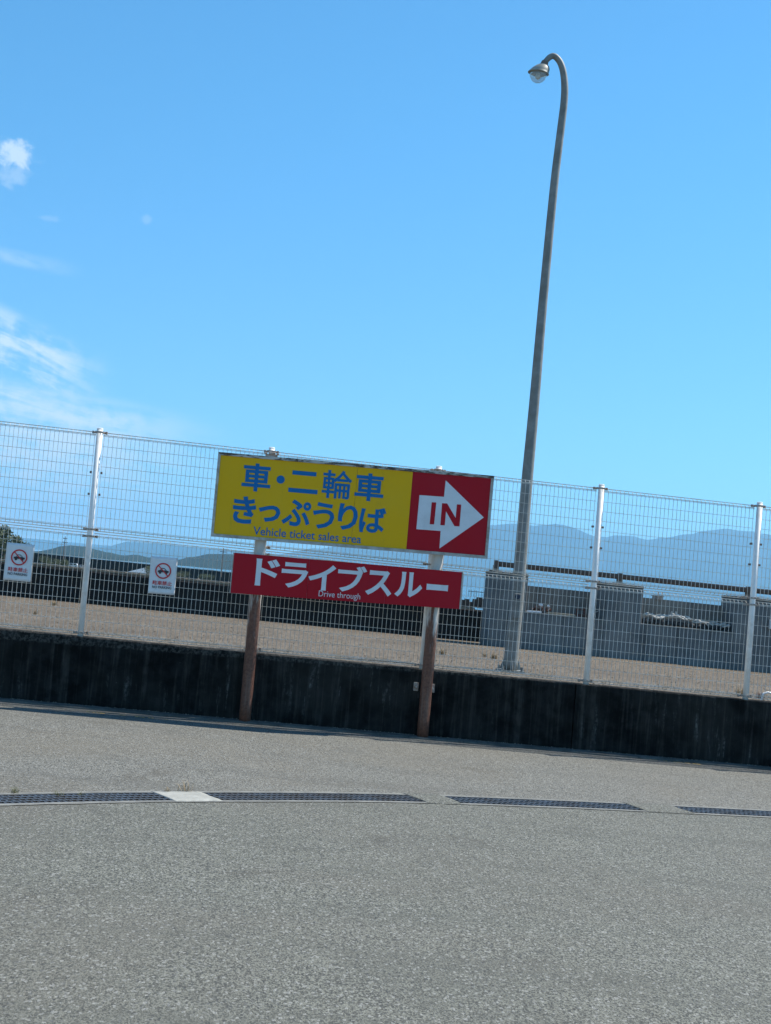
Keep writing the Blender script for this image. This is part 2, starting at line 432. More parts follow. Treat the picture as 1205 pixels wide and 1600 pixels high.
def DP(a, b):
    """arc length along the drain, offset across it (away from the camera) -> (s, t)"""
    i = 0
    a_ = min(max(a, 0), ALEN - 1e-4)
    lo, hi = 0, len(_arc) - 1
    while hi - lo > 1:
        m_ = (lo + hi) // 2
        if _arc[m_] <= a_: lo = m_
        else: hi = m_
    u = (a_ - _arc[lo]) / (_arc[hi] - _arc[lo]); p = _line[lo][0].lerp(_line[hi][0], u)
    d = (_line[min(hi + 3, len(_line) - 1)][0] - _line[max(lo - 3, 0)][0]).normalized()
    p = p + d * (a - a_) + Vector((-d.y, d.x)) * b
    return p.x, p.y
def along(px, py=0):
    for i in range(len(_line) - 1):
        if _line[i][1] <= px <= _line[i + 1][1]:
            return _arc[i] + (_arc[i + 1] - _arc[i]) * (px - _line[i][1]) / (_line[i + 1][1] - _line[i][1])
    return ALEN * (px > 0)
WALL_T = -.13                                                   # front face of the low wall
def strip(name, mt, fa, fb, a0, a1, n, hz_=0.0):
    mb = MB(); vs = []
    for i in range(n + 1):
        a = a0 + (a1 - a0) * i / n; vs += [FP(*fa(a), hz_), FP(*fb(a), hz_)]
    mb.add(vs, [(2 * i, 2 * i + 2, 2 * i + 3, 2 * i + 1) for i in range(n)])
    return tag(mb.build(name, mt, smooth=True), kind='structure')
strip('road', M_road, lambda a: (-45 + 105 * a / ALEN, -60), lambda a: DP(a, -HALF - KERB), 0, ALEN, 160)
strip('asphalt_apron', M_apron, lambda a: DP(a, HALF + KERB), lambda a: (DP(a, 0)[0], WALL_T + .02), 0, ALEN, 160)
sheet('gravel_lot', M_gravel, [(-45, .05), (60, .05), (60, 14.2), (-45, 14.2)], .70)
mb = MB(); mb.add([(-400, -300, -.9), (400, -300, -.9), (400, 29.5, -.9), (-400, 29.5, -.9)], [(0, 1, 2, 3)])
tag(mb.build('ground', M_earth), kind='structure')
mb = MB(); mb.add([(-16000, 28, SEA_Z), (16000, 28, SEA_Z), (16000, 21000, SEA_Z), (-16000, 21000, SEA_Z)], [(0, 1, 2, 3)])
tag(mb.build('sea', M_sea), kind='structure')

def interp(prof, x):
    if x <= prof[0][0]: return prof[0][1]
    for (a, b), (c, d) in zip(prof, prof[1:]):
        if x <= c: 
            k = (x - a) / (c - a); k = k * k * (3 - 2 * k); return b + (d - b) * k
    return prof[-1][1]
def horizon(px): return 905 + SLOPE * (px - 602.5)
def ridge(name, mt, prof, Y, depth, x0, x1, nx, ny, rough, seed):
    """a range of hills with real depth; prof gives skyline pixels (x, y) seen at distance Y"""
    P = []
    for px, py in prof:
        q = hit_depth(px, py, Y); P.append((q.x, max(q.z - SEA_Z, 2)))
    P.sort(); mb = MB(); vs = []
    for j in range(ny + 1):
        v = j / ny
        for i in range(nx + 1):
            X = x0 + (x1 - x0) * i / nx; Yy = Y + (v - .5) * depth
            Xs = X * Y / Yy
            sh = max(0, 1 - abs(v - .5) * 2) ** .8
            nz = noise.fractal(Vector((X / depth * 3.2 + seed, v * 2.4, seed)), 1.0, 2.1, 6)
            nf = noise.fractal(Vector((X / depth * 14 + seed, v * 9, seed + 3)), 1.0, 2.0, 5)
            h = interp(P, Xs) * Yy / Y if abs(v - .5) < .26 else interp(P, Xs)
            hh = h * (sh + .25 * nz * sh * (1 - sh) * 2) + h * nf * rough * sh
            vs.append((X, Yy, SEA_Z - .8 + max(hh, 0) if 0 < j < ny else SEA_Z - .8))
    w_ = nx + 1
    mb.add(vs, [(j * w_ + i, j * w_ + i + 1, (j + 1) * w_ + i + 1, (j + 1) * w_ + i) for j in range(ny) for i in range(nx)])
    return tag(mb.build(name, mt, smooth=True), kind='structure')
right = [(430, 866), (495, 856), (560, 846), (640, 832), (700, 824), (740, 819), (770, 820), (805, 820), (830, 820), (852, 818.5), (870, 817.5), (890, 822), (905, 829), (925, 836.5), (945, 838), (960, 835.5), (985, 839), (1010, 843.5), (1040, 840), (1075, 836), (1105, 829), (1140, 828.5), (1175, 829), (1205, 834), (1300, 842), (1450, 850), (1700, 900)]
left = [(-900, 770), (-500, 790), (-200, 815), (-60, 830), (20, 839), (60, 842), (95, 846), (140, 850), (180, 853), (230, 858), (290, 861), (360, 868), (430, 880), (520, 905)]
ridge('mountains', M_mount, right, 11000, 3600, -1900, 9000, 220, 22, .035, 1.3)
ridge('mountains', M_mount, left, 13500, 3600, -13500, 300, 200, 18, .03, 7.7)
g1 = [(-500, 800), (-200, 830), (-60, 846), (20, 856), (60, 861), (80, 857.5), (97, 852.5), (116, 851), (135, 853), (150, 858), (170, 862), (192, 867), (215, 866), (232, 870), (255, 873), (275, 874), (300, 869), (330, 864.5), (360, 865), (400, 868), (450, 873), (500, 884), (540, 905)]
ridge('wooded_hills', M_hill, g1, 1900, 800, -1500, 0, 340, 26, .08, 4.1)

# air: the far shore fades to blue
hz = MB().box(-15500, 15500, -400, 20500, SEA_Z - 1.6, 640)
ho = hz.build('haze', None); ho.data.materials.clear()
hm = bpy.data.materials.new('haze_air'); hm.use_nodes = True; ht = NT(hm.node_tree); ht.n.clear()
pv = ht.new('ShaderNodeVolumePrincipled'); pv.inputs['Color'].default_value = (.33, .69, 1, 1); pv.inputs['Density'].default_value = 0.97e-4; pv.inputs['Anisotropy'].default_value = .2
hout = ht.new('ShaderNodeOutputMaterial'); ht.l.new(pv.outputs[0], hout.inputs['Volume'])
ho.data.materials.append(hm); tag(ho, kind='stuff'); ho.display_type = 'WIRE'

# ------------------------------------------------------------------ drain across the road
ch = MB(); N = 220
def q(a, b, h): return FP(*DP(a, b), h)
def ribbon(f0, f1):
    vs = []
    for i in range(N + 1):
        a = ALEN * i / N; vs += [f0(a), f1(a)]
    ch.add(vs, [(2 * i, 2 * i + 2, 2 * i + 3, 2 * i + 1) for i in range(N)])
ribbon(lambda a: q(a, -HALF, -.09 + .03 * noise.noise(Vector((a, 0, 5)))), lambda a: q(a, HALF, -.09 + .03 * noise.noise(Vector((a, 4, 5)))))
ribbon(lambda a: q(a, -HALF, -.32), lambda a: q(a, -HALF, .004)); ribbon(lambda a: q(a, HALF, -.32), lambda a: q(a, HALF, .004))
ragged = lambda a, k: .022 * noise.noise(Vector((a * 2.7, k, 0))) + .01 * noise.noise(Vector((a * 11, k, 0)))
ribbon(lambda a: q(a, -HALF - KERB - .012 + ragged(a, 3), .005), lambda a: q(a, -HALF, .005))
ribbon(lambda a: q(a, HALF, .005), lambda a: q(a, HALF + KERB + .012 + ragged(a, 8), .005))
tag(ch.build('drain_channel', M_kerb), kind='structure')

def bent(mb, a0, a1, b0, b1, z0, z1, n=1):
    """a bar that follows the drain"""
    vs = []
    for i in range(n + 1):
        a = a0 + (a1 - a0) * i / n
        vs += [FP(*DP(a, b), h) for b, h in ((b0, z0), (b1, z0), (b1, z1), (b0, z1))]
    mb.add(vs, [(i * 4 + j, i * 4 + (j + 1) % 4, i * 4 + 4 + (j + 1) % 4, i * 4 + 4 + j) for i in range(n) for j in range(4)] + [(3, 2, 1, 0), tuple(n * 4 + j for j in range(4))])
def grate_mesh(a0, a1, org):
    """cross bars between side bars, tied by long rods"""
    bars, rods = MB(), MB(); W_ = HALF - .006; L = a1 - a0; k = max(2, int(L / .3))
    for b in (-W_, W_ - .012): bent(bars, a0, a1, b, b + .012, -.045, .0035, k)
    n = int(L / .05)
    for i in range(n + 1):
        a = a0 + L * i / n; tw = random.uniform(-.001, .001)
        bent(bars, a - .006 + tw, a + .006 + tw, -W_ + .013, W_ - .013, -.04, .002)
    for b in (-.08, 0, .08): bent(rods, a0, a1, b - .012, b + .012, -.016, .0045, k)
    for m_ in (bars, rods): m_.v = [(x - org.x, y - org.y, z - org.z) for x, y, z in m_.v]
    return bars, rods
runs = [(along(-130), along(255)), (along(330), along(650)), (along(707), along(992)), (along(1066), along(1390))]
glab = ['steel drain grate with weeds in it, at the left edge left of the pale slab',
        'rusty and blue steel drain grate just right of the pale concrete slab',
        'steel drain grate below the right sign post, between two asphalt fillings',
        'steel drain grate at the right edge of the road drain']
for i, (a0, a1) in enumerate(runs):
    e = empty('drain_grate', FP(*DP(a0, 0), 0)); tag(e, glab[i], 'drain grate', 'grates over the road drain')
    bars, rods = grate_mesh(a0, a1, e.location)
    bars.build('grate_bars', M_grate, e)['kind'] = 'stuff'; rods.build('tie_rods', M_grate, e)['kind'] = 'stuff'
lids = [(runs[0][1], runs[1][0], M_slab, 'concrete_slab', 'pale concrete slab closing the road drain between two grates', 'slab'),
        (runs[1][1], runs[2][0], M_road, 'asphalt_filling', 'asphalt filling over the drain below the right sign post', 'drain cover'),
        (runs[2][1], runs[3][0], M_road, 'asphalt_filling', 'asphalt filling over the drain near the right edge', 'drain cover')]
for a0, a1, mt, nm, lb, ct in lids:
    e = FP(*DP(a0, 0), 0); mb = MB(); n = 24; vs = []
    for i in range(n + 1):
        a = a0 + .004 + (a1 - a0 - .008) * i / n
        rg_ = lambda kk: .03 * noise.noise(Vector((a * 6, kk, 1))) + .012 * noise.noise(Vector((a * 19, kk, 1)))
        w0 = -HALF - (.035 if mt is M_slab else .06) + rg_(1); w1 = HALF + (.055 if mt is M_slab else .08) + rg_(2)
        for j in range(7):
            b = w0 + (w1 - w0) * j / 6; sl_ = .03 * noise.noise(Vector((b * 14, a0, 3))) * (1 if i in (0, n) else 0)
            p = FP(*DP(a + sl_, b), .0075 + .004 * noise.noise(Vector((a * 5, b * 5, 2))) if 0 < j < 6 else .0055)
            vs.append(p - e)
    mb.add(vs, [(i * 7 + j, (i + 1) * 7 + j, (i + 1) * 7 + j + 1, i * 7 + j + 1) for i in range(n) for j in range(6)])
    o = mb.build(nm, mt, loc=e, smooth=True, fix=True); sm = o.modifiers.new('thick', 'SOLIDIFY'); sm.thickness = .05; sm.offset = -1
    tag(o, lb, ct)

# broken, thin yellow dashes on the ground along the foot of the wall
ln = MB()
for x0, x1, y0 in ((130, 262, 1112), (418, 520, 1131), (727, 790, 1158), (1015, 1095, 1187), (1160, 1240, 1199)):
    s0, t0 = on_ground(x0, y0); s1, t1 = on_ground(x1, y0 + (x1 - x0) * .098)
    n = 26
    for i in range(n):
        if random.random() < .28: continue
        a = i / n; b = (i + random.uniform(.5, 1)) / n
        wd = random.uniform(.012, .03); off = random.uniform(-.012, .012)
        ln.add([FP(s0 + (s1 - s0) * a, t0 + (t1 - t0) * a + off - wd, .004), FP(s0 + (s1 - s0) * b, t0 + (t1 - t0) * b + off - wd, .004),
                FP(s0 + (s1 - s0) * b, t0 + (t1 - t0) * b + off + wd, .004), FP(s0 + (s1 - s0) * a, t0 + (t1 - t0) * a + off + wd, .004)], [(0, 1, 2, 3)])
tag(ln.build('yellow_dashes', M_line), kind='structure')

# ------------------------------------------------------------------ the low wall
WH = .79
jt = on_plane(897, 1110, WALL_T)[0]
rw = empty('retaining_wall', FP(jt, 0, 0), HEAD); tag(rw, 'low mould-blackened concrete wall carrying the white mesh fence', 'wall')
cuts = [-24, -9.6 + jt - 8, jt - 9.6, jt, jt + 9.6, 44]
cuts = [-24, jt - 9.6, jt, jt + 9.6, 44]
for a, b in zip(cuts, cuts[1:]):
    n = max(2, int((b - a) / .11)); vs = []; fs = []
    a_, b_ = a + .007 - jt, b - .007 - jt
    for i in range(n + 1):
        s = a_ + (b_ - a_) * i / n
        j = lambda k, q=.008: q * noise.noise(Vector((s * 5.3, k * 7.7, a)))
        ch_ = .008 + .008 * max(0, noise.noise(Vector((s * 2.6, 3, a))))
        ring = [(WALL_T, -.25), (WALL_T, .2), (WALL_T + j(1, .003), WH - .05), (WALL_T + .004 + j(2, .006), WH - ch_ + j(3, .006)), (WALL_T + ch_ + .005, WH + j(4, .006)), (.16, WH + j(5, .003)), (.16, -.25)]
        vs += [(s, t, h) for t, h in ring]
    k = 7
    for i in range(n):
        for q_ in range(k - 1): fs.append((i * k + q_, (i + 1) * k + q_, (i + 1) * k + q_ + 1, i * k + q_ + 1))
    fs.append(tuple(range(k - 1, -1, -1))); fs.append(tuple(n * k + q_ for q_ in range(k)))
    MB().add(vs, fs).build('wall_section', M_black, rw, shear=True, fix=True)
FT = .03
n = 520; vs = []
for i in range(n + 1):
    s = -24 - jt + 68 * i / n; k1 = noise.noise(Vector((s * 1.3, 0, 9))); k2 = noise.noise(Vector((s * 7, 0, 9)))
    e1 = WALL_T - .165 + .035 * k1 + .012 * k2
    vs += [(s, WALL_T + .004, FT + .004 * k2), (s, e1 + .02, FT - .004 + .004 * k1), (s, e1, FT * .55), (s, e1 - .012, -.03)]
MB().add(vs, [(i * 4 + j, i * 4 + 4 + j, i * 4 + 5 + j, i * 4 + 1 + j) for i in range(n) for j in range(3)]).build('wall_footing', M_kerb2, rw, shear=True, fix=False)
# grit and leaf litter gathered along the wall's foot and top
lit = MB()
for i in range(1500):
    s = random.uniform(-4, 11); foot = random.random() < .7
    if foot: t = WALL_T - abs(random.gauss(0, .035)) - .008; h = FT
    else: t = WALL_T + random.uniform(.02, .1); h = WH + .002
    r = random.uniform(.003, .011) * (1 if foot else .8); a = random.uniform(0, 6.3)
    lit.add([FP(s + r * cos(a + k * 2.1), t + r * sin(a + k * 2.1) * .8, h) for k in range(3)] + [FP(s, t, h + r * random.uniform(.6, 1.4))], [(0, 1, 3), (1, 2, 3), (2, 0, 3)])
tag(lit.build('grit', worn('grit', (.28, .26, .22), (.13, .1, .07), .5, 30, .9)), kind='stuff')

# ------------------------------------------------------------------ mesh fence
SPAN = on_plane(913, 1070, -.04)[0] / 3.0
SP_L = SPAN
print('SPAN', SPAN, [on_plane(x_, y_, -.04) for x_, y_ in ((125, 990), (155, 676), (401, 1014), (658, 1042), (913, 1070), (938, 762), (1172, 1095), (1197, 789))])
S0 = on_plane(126, 990, -.04)[0]
POST_H = 2.37
fence = empty('mesh_fence', FP(S0, 0, WH), HEAD); tag(fence, 'tall white welded wire mesh fence standing on the low black wall', 'fence')
def panel_mesh(L, z0, z1, rows):
    mb = MB(); r = .0031; f = .045
    n = round(L / .05)
    zs = [z0 + f + (z1 - z0 - 2 * f) * i / rows for i in range(rows + 1)]
    for i in range(n + 1):
        x = L * i / n; jx = random.uniform(-.0015, .0015)
        mb.tube([(x + jx, 0, z0 + f), (x + jx, f, z0 + .004), (x, .004, z0 + .032)], r, 4, False)
        mb.tube([(x + jx, .002, z0 + f), (x - jx, .002, z1 - f)], r, 4, False)
        mb.tube([(x - jx, 0, z1 - f), (x, f, z1), (x, .004, z1 - .032)], r, 4, False)
    for z in zs: mb.tube([(-.012, -.0045, z), (L + .012, -.0045, z)], r, 4)
    for yy, z in ((f, z0 + .004), (.004, z0 + .032), (f, z1), (.004, z1 - .032)): mb.tube([(-.012, yy, z), (L + .012, yy, z)], r * 1.9, 4)
    return mb
GAP = .055
ZM = 1.19
pan_lo = panel_mesh(SPAN - 2 * GAP, .02, ZM - .012, 9)
pan_up = panel_mesh(SPAN - 2 * GAP, ZM + .012, POST_H - .035, 9)
def post_mesh():
    mb = MB(); mb.tube([(0, -.04, -.02), (0, -.04, POST_H)], .0345, 16); return mb
def bracket_mesh():
    mb = MB(); z = 0
    mb.box(-.085, .085, -.010, .02, z - .010, z + .010)
    for q_ in (-1, 1): mb.box(q_ * .075 - .012, q_ * .075 + .012, -.016, .026, z - .016, z + .015); mb.box(q_ * .046 - .006, q_ * .046 + .006, -.05, .02, z - .013, z + .013)
    mb.box(-.041, .041, -.081, -.077, z - .011, z + .011)
    return mb
def clip_mesh():
    return MB().box(-.011, .011, -.03, .012, -.012, .012)
def reuse(o, parent, loc):
    c = o.copy(); COL.objects.link(c); c.parent = parent; c.location = loc; return c
me_post = me_cap = me_br = me_clip = me_foot = me_lo = me_up = None
for i in range(-4, 9):
    x = i * SPAN; dz = -KS * x
    if me_post is None:
        p = post_mesh().build('post', M_white, fence, smooth=True); me_post = p.data
        m_ = MB(); m_.tube([(0, -.04, POST_H - .008), (0, -.04, POST_H + .003), (0, -.04, POST_H + .009)], [.0362, .0364, .028], 14)
        c_ = m_.build('post_cap', M_white, p); me_cap = c_.data
        br0 = bracket_mesh().build('bracket', M_brkt, p); br0.location = (0, 0, POST_H - .04)
        ck0 = clip_mesh().build('clip', M_clip, p); ck0.location = (-.06, 0, 1.62); cap0 = c_
        soften(br0, .003)
        new = False
    else:
        p = bpy.data.objects.new('post', me_post); COL.objects.link(p); p.parent = fence
        reuse(cap0, p, (0, 0, 0)); reuse(br0, p, (0, 0, POST_H - .04)); reuse(ck0, p, (-.06, 0, 1.62))
    for z in (ZM + .03, ZM - .05, .045): reuse(br0, p, (0, 0, z))
    for q_, z in ((1, 1.62), (-1, 1.87), (1, 1.87)): reuse(ck0, p, (q_ * .06, 0, z))
    p.location = (x, 0, dz)
    for nm, mb, key in (('lower_panel', pan_lo, 0), ('upper_panel', pan_up, 1)):
        md = (me_lo, me_up)[key]
        if md is None:
            o = mb.build(nm, M_wire, fence, shear=True)
            if key: me_up = o.data
            else: me_lo = o.data
        else:
            o = bpy.data.objects.new(nm, md); COL.objects.link(o); o.parent = fence
        o['kind'] = 'stuff'
        o.location = (x + GAP, random.uniform(-.004, .004), dz - KS * GAP)

# ------------------------------------------------------------------ lettering
_fc = bpy.data.curves.new('letters', 'FONT'); _fo = bpy.data.objects.new('letters', _fc); COL.objects.link(_fo)
def glyphs(text, off=.0, spacing=1.0):
    """triangulated outline of a piece of text: (verts2d, faces, bbox)"""
    _fc.body = text; _fc.size = 1; _fc.offset = off; _fc.resolution_u = 3; _fc.space_character = spacing
    bpy.context.view_layer.update()
    me = _fo.to_mesh(); vs = [(v.co.x, v.co.y) for v in me.vertices]; fs = [tuple(p.vertices) for p in me.polygons]
    _fo.to_mesh_clear()
    xs = [v[0] for v in vs]; ys = [v[1] for v in vs]
    return vs, fs, (min(xs), max(xs), min(ys), max(ys))
def letter(mb, text, cx, cy, w, h, y, off=0.0, spacing=1.0):
    """text scaled to a box w x h centred at (cx, cy) in sheet metres; y is the face of the sheet"""
    vs, fs, (a, b, c, d) = glyphs(text, off, spacing)
    k = w / (b - a); q = h / (d - c)
    mb.add([(cx + (x - (a + b) / 2) * k, y, cy + (z - (c + d) / 2) * q) for x, z in vs], fs)

# ------------------------------------------------------------------ the ticket sign
ST = -.33                                        # front of the boards
def sg(px, py, t=ST): return on_plane(px, py, t)
tl, tr, bl, br = sg(341, 706), sg(770, 750), sg(330, 838), sg(763, 880)
SG_S = tl[0]
sign = empty('ticket_sign', FP(SG_S, 0, 0), HEAD); tag(sign, 'yellow and red ticket sales sign on two rusty posts in front of the fence', 'sign')
def L2(px, py, t=ST):                             # pixel -> local (x, z) on the board plane
    s, h = sg(px, py, t); return (s - SG_S, h)
x0 = (tl[0] + bl[0]) / 2 - SG_S; x1 = (tr[0] + br[0]) / 2 - SG_S
zt = (tl[1] + tr[1]) / 2; zb = (bl[1] + br[1]) / 2
print('SIGN', tl, tr, bl, br, x1 - x0, zt - zb)
zt_l, zt_r, zb_l, zb_r = tl[1], tr[1], bl[1], br[1]
def quad_slab(mb, xa, xb, za0, za1, zb0, zb1, y0, y1):
    """box whose lower/upper edges run from (za0, za1) at xa to (zb0, zb1) at xb"""
    v = [(xa, y0, za0), (xb, y0, zb0), (xb, y0, zb1), (xa, y0, za1), (xa, y1, za0), (xb, y1, zb0), (xb, y1, zb1), (xa, y1, za1)]
    mb.add(v, [(0, 1, 2, 3), (5, 4, 7, 6), (0, 4, 5, 1), (3, 2, 6, 7), (0, 3, 7, 4), (1, 5, 6, 2)])
    return mb
def zlin(a, b, x): return a + (b - a) * (x - x0) / (x1 - x0)
FR = .034
board = quad_slab(MB(), x0 + .01, x1 - .01, zb_l + .01, zt_l - .01, zb_r + .01, zt_r - .01, ST + .016, ST + .085).build('upper_board', M_back, sign)
xm = L2(641, 790)[0]; xs_ = L2(554, 790)[0]
def sheet_part(nm, mt, xa, xb, yo=.006):
    quad_slab(MB(), xa, xb, zlin(zb_l, zb_r, xa) + FR * .8, zlin(zt_l, zt_r, xa) - FR * .8, zlin(zb_l, zb_r, xb) + FR * .8, zlin(zt_l, zt_r, xb) - FR * .8, ST + yo, ST + .015).build(nm, mt, board)
sheet_part('yellow_sheet', M_yellow, x0 + FR * .8, xs_ - .0015)
sheet_part('yellow_sheet', M_yellow, xs_ + .0015, xm - .001, .0065)
sheet_part('red_sheet', M_red, xm + .001, x1 - FR * .8)
quad_slab(MB(), x0, x1, zt_l - FR, zt_l, zt_r - FR, zt_r, ST - .006, ST + .09).build('frame_top', M_peel, board)
quad_slab(MB(), x0, x1, zb_l, zb_l + FR, zb_r, zb_r + FR, ST - .006, ST + .09).build('frame_bottom', M_alu, board)
quad_slab(MB(), x0 + .001, x0 + FR * .85, zb_l + FR, zt_l - FR, zb_l + FR, zt_l - FR, ST - .0055, ST + .0895).build('frame_side', M_alu, board)
quad_slab(MB(), x1 - FR, x1 - .001, zb_r + FR, zt_r - FR, zb_r + FR, zt_r - FR, ST - .0055, ST + .0895).build('frame_side', M_alu, board)

PXM = 1 / 132.0
SH = (zt_r - zt_l + zb_r - zb_l) / 2 / (x1 - x0)            # the boards follow the fall of the road
def row(items, y, mt, nm, parent):
    for ch_, px, py, w, h, off in items:
        s, z = L2(px, py); tmp = MB()
        letter(tmp, ch_, 0, 0, w * PXM, h * PXM, y, off)
        mb = MB(); mb.add([(a + s, b, c + z + SH * a) for a, b, c in tmp.v], tmp.f)
        o = mb.build('character' if len(ch_) == 1 else 'lettering', mt, parent)
        o['kind'] = 'stuff'
Y1 = ST + .0035
row([('車', 401, 747, 43, 42, .024), ('・', 438.6, 750.8, 12.5, 12.5, .0), ('二', 474.5, 755.5, 44, 33, .03), ('輪', 526.8, 760, 45, 43, .013), ('車', 577.3, 765, 44, 42, .024)], Y1, M_blue, 'lettering', board)
row([('き', 382, 797.5, 35, 41, .03), ('っ', 420.8, 804, 33, 25, .03), ('ぷ', 463.2, 803.5, 43, 40, .026), ('う', 505.5, 808.5, 33, 40, .024), ('り', 543.5, 811, 30, 40, .026), ('ば', 582, 816.5, 40, 39, .026)], Y1, M_blue, 'lettering', board)
row([('Vehicle ticket sales area', 480.5, 838.2, 163, 12.6, .008)], Y1, M_blue, 'lettering', board)
def zp(px, py): return (620 + px / 7.088, 730 + py / 7.088)
def pl(mb, pts, y, th=.0015):
    q_ = [L2(*zp(*p)) for p in pts]; mb.poly([(a, y, b) for a, b in q_], (0, -1, 0), th)
ar = MB(); pl(ar, [(250, 343), (215, 721), (484, 745), (470, 940), (962, 603), (540, 184), (521, 367)], ST + .0045); ar.build('arrow', M_sheetw, board, fix=True)
inn = MB(); pl(inn, [(385, 425), (362, 668), (411, 671), (435, 428)], ST + .0025)
pl(inn, [(500, 437), (480, 680), (529, 683), (543, 528), (636, 693), (692, 698), (712, 456), (664, 452), (650, 604), (556, 441)], ST + .0025); inn.build('lettering', M_red, board, fix=True)

a, b, c, d = L2(366, 864), L2(721, 900), L2(360, 927), L2(718, 958)
u0, u1 = (a[0] + c[0]) / 2, (b[0] + d[0]) / 2
lower = quad_slab(MB(), u0 + .004, u1 - .004, c[1] + .004, a[1] - .004, d[1] + .004, b[1] - .004, ST + .012, ST + .075).build('lower_board', M_back, sign)
def zl2(p, q, x): return p + (q - p) * (x - u0) / (u1 - u0)
cut = [u0, L2(482, 900)[0], L2(603, 915)[0], u1]
for i, (xa, xb) in enumerate(zip(cut, cut[1:])):
    quad_slab(MB(), xa + .001, xb - .001, zl2(c[1], d[1], xa), zl2(a[1], b[1], xa), zl2(c[1], d[1], xb), zl2(a[1], b[1], xb), ST + .004 + .0006 * (i % 2), ST + .0115).build('red_sheet', M_red, lower)
quad_slab(MB(), u1 + .001, u1 + .016, d[1], b[1], d[1], b[1], ST + .002, ST + .078).build('frame_side', M_alu, lower)
quad_slab(MB(), u0 - .01, u0 - .001, c[1], a[1], c[1], a[1], ST + .002, ST + .078).build('frame_side', M_alu, lower)
SHo = SH; SH = (b[1] - a[1] + d[1] - c[1]) / 2 / (u1 - u0)
row([('ド', 418, 896, 36, 41, .026), ('ラ', 460.5, 901, 40, 38, .028), ('イ', 503, 905, 41, 39, .028), ('ブ', 550, 908, 44, 40, .026), ('ス', 592, 915.5, 40, 38, .028), ('ル', 638.5, 918.5, 42, 38, .028), ('ー', 683, 923.5, 33, 9.5, .02)], ST + .0015, M_sheetw, 'lettering', lower)
row([('Drive through', 530.3, 934.3, 63, 11.6, -.004)], ST + .0015, M_sheetw, 'lettering', lower)
SH = SHo
# posts
for (bx, by, tx, ty) in ((383, 1118, 408, 840), (661, 1145, 683, 876)):
    t_ = -.215
    p0 = sg(bx, by, t_); p1 = sg(tx, ty, t_)
    px_ = (p0[0] + p1[0]) / 2 - SG_S
    mb = MB(); zbase = -KS * (p0[0] - SG_S) + FT - .012; print('FOOT', p0)
    n = 14
    mb.tube([(px_ + (random.uniform(-.001, .001)), t_, zbase + (2.95 - zbase) * i / n) for i in range(n + 1)], .067, 20)
    mb.build('post', M_post, sign, smooth=False, fix=False)
    for q_ in sign.children:
        if q_.name.startswith('post'): q_.data.polygons.foreach_set('use_smooth', [len(f.vertices) == 4 for f in q_.data.polygons])
for px, py in ((650, 1078), (675, 1081)):          # plates that tie the right post to the wall
    s, z = L2(px, py, -.16); mb = MB(); mb.box(s - .028, s + .028, -.165, WALL_T - .002, z - .05, z + .05)
    mb.tube([(s, -.2, z), (s, -.165, z)], .016, 6)
    soften(mb.build('tie_plate', M_brkt, sign), .005)
# fixing lugs behind the upper board, showing above it
for px, py in ((425, 708), (684, 738)):
    s, z = L2(px, py, -.2); mb = MB()
    mb.box(s - .07, s + .07, -.19, -.15, z - .06, z - .022); mb.box(s - .035, s + .04, -.2, -.14, z - .024, z + .004)
    mb.box(s - .085, s - .05, -.19, -.15, z - .024, z - .008); mb.box(s + .06, s + .085, -.19, -.15, z - .024, z - .006)
    soften(mb.build('fixing_lug', M_brkt, sign), .004)

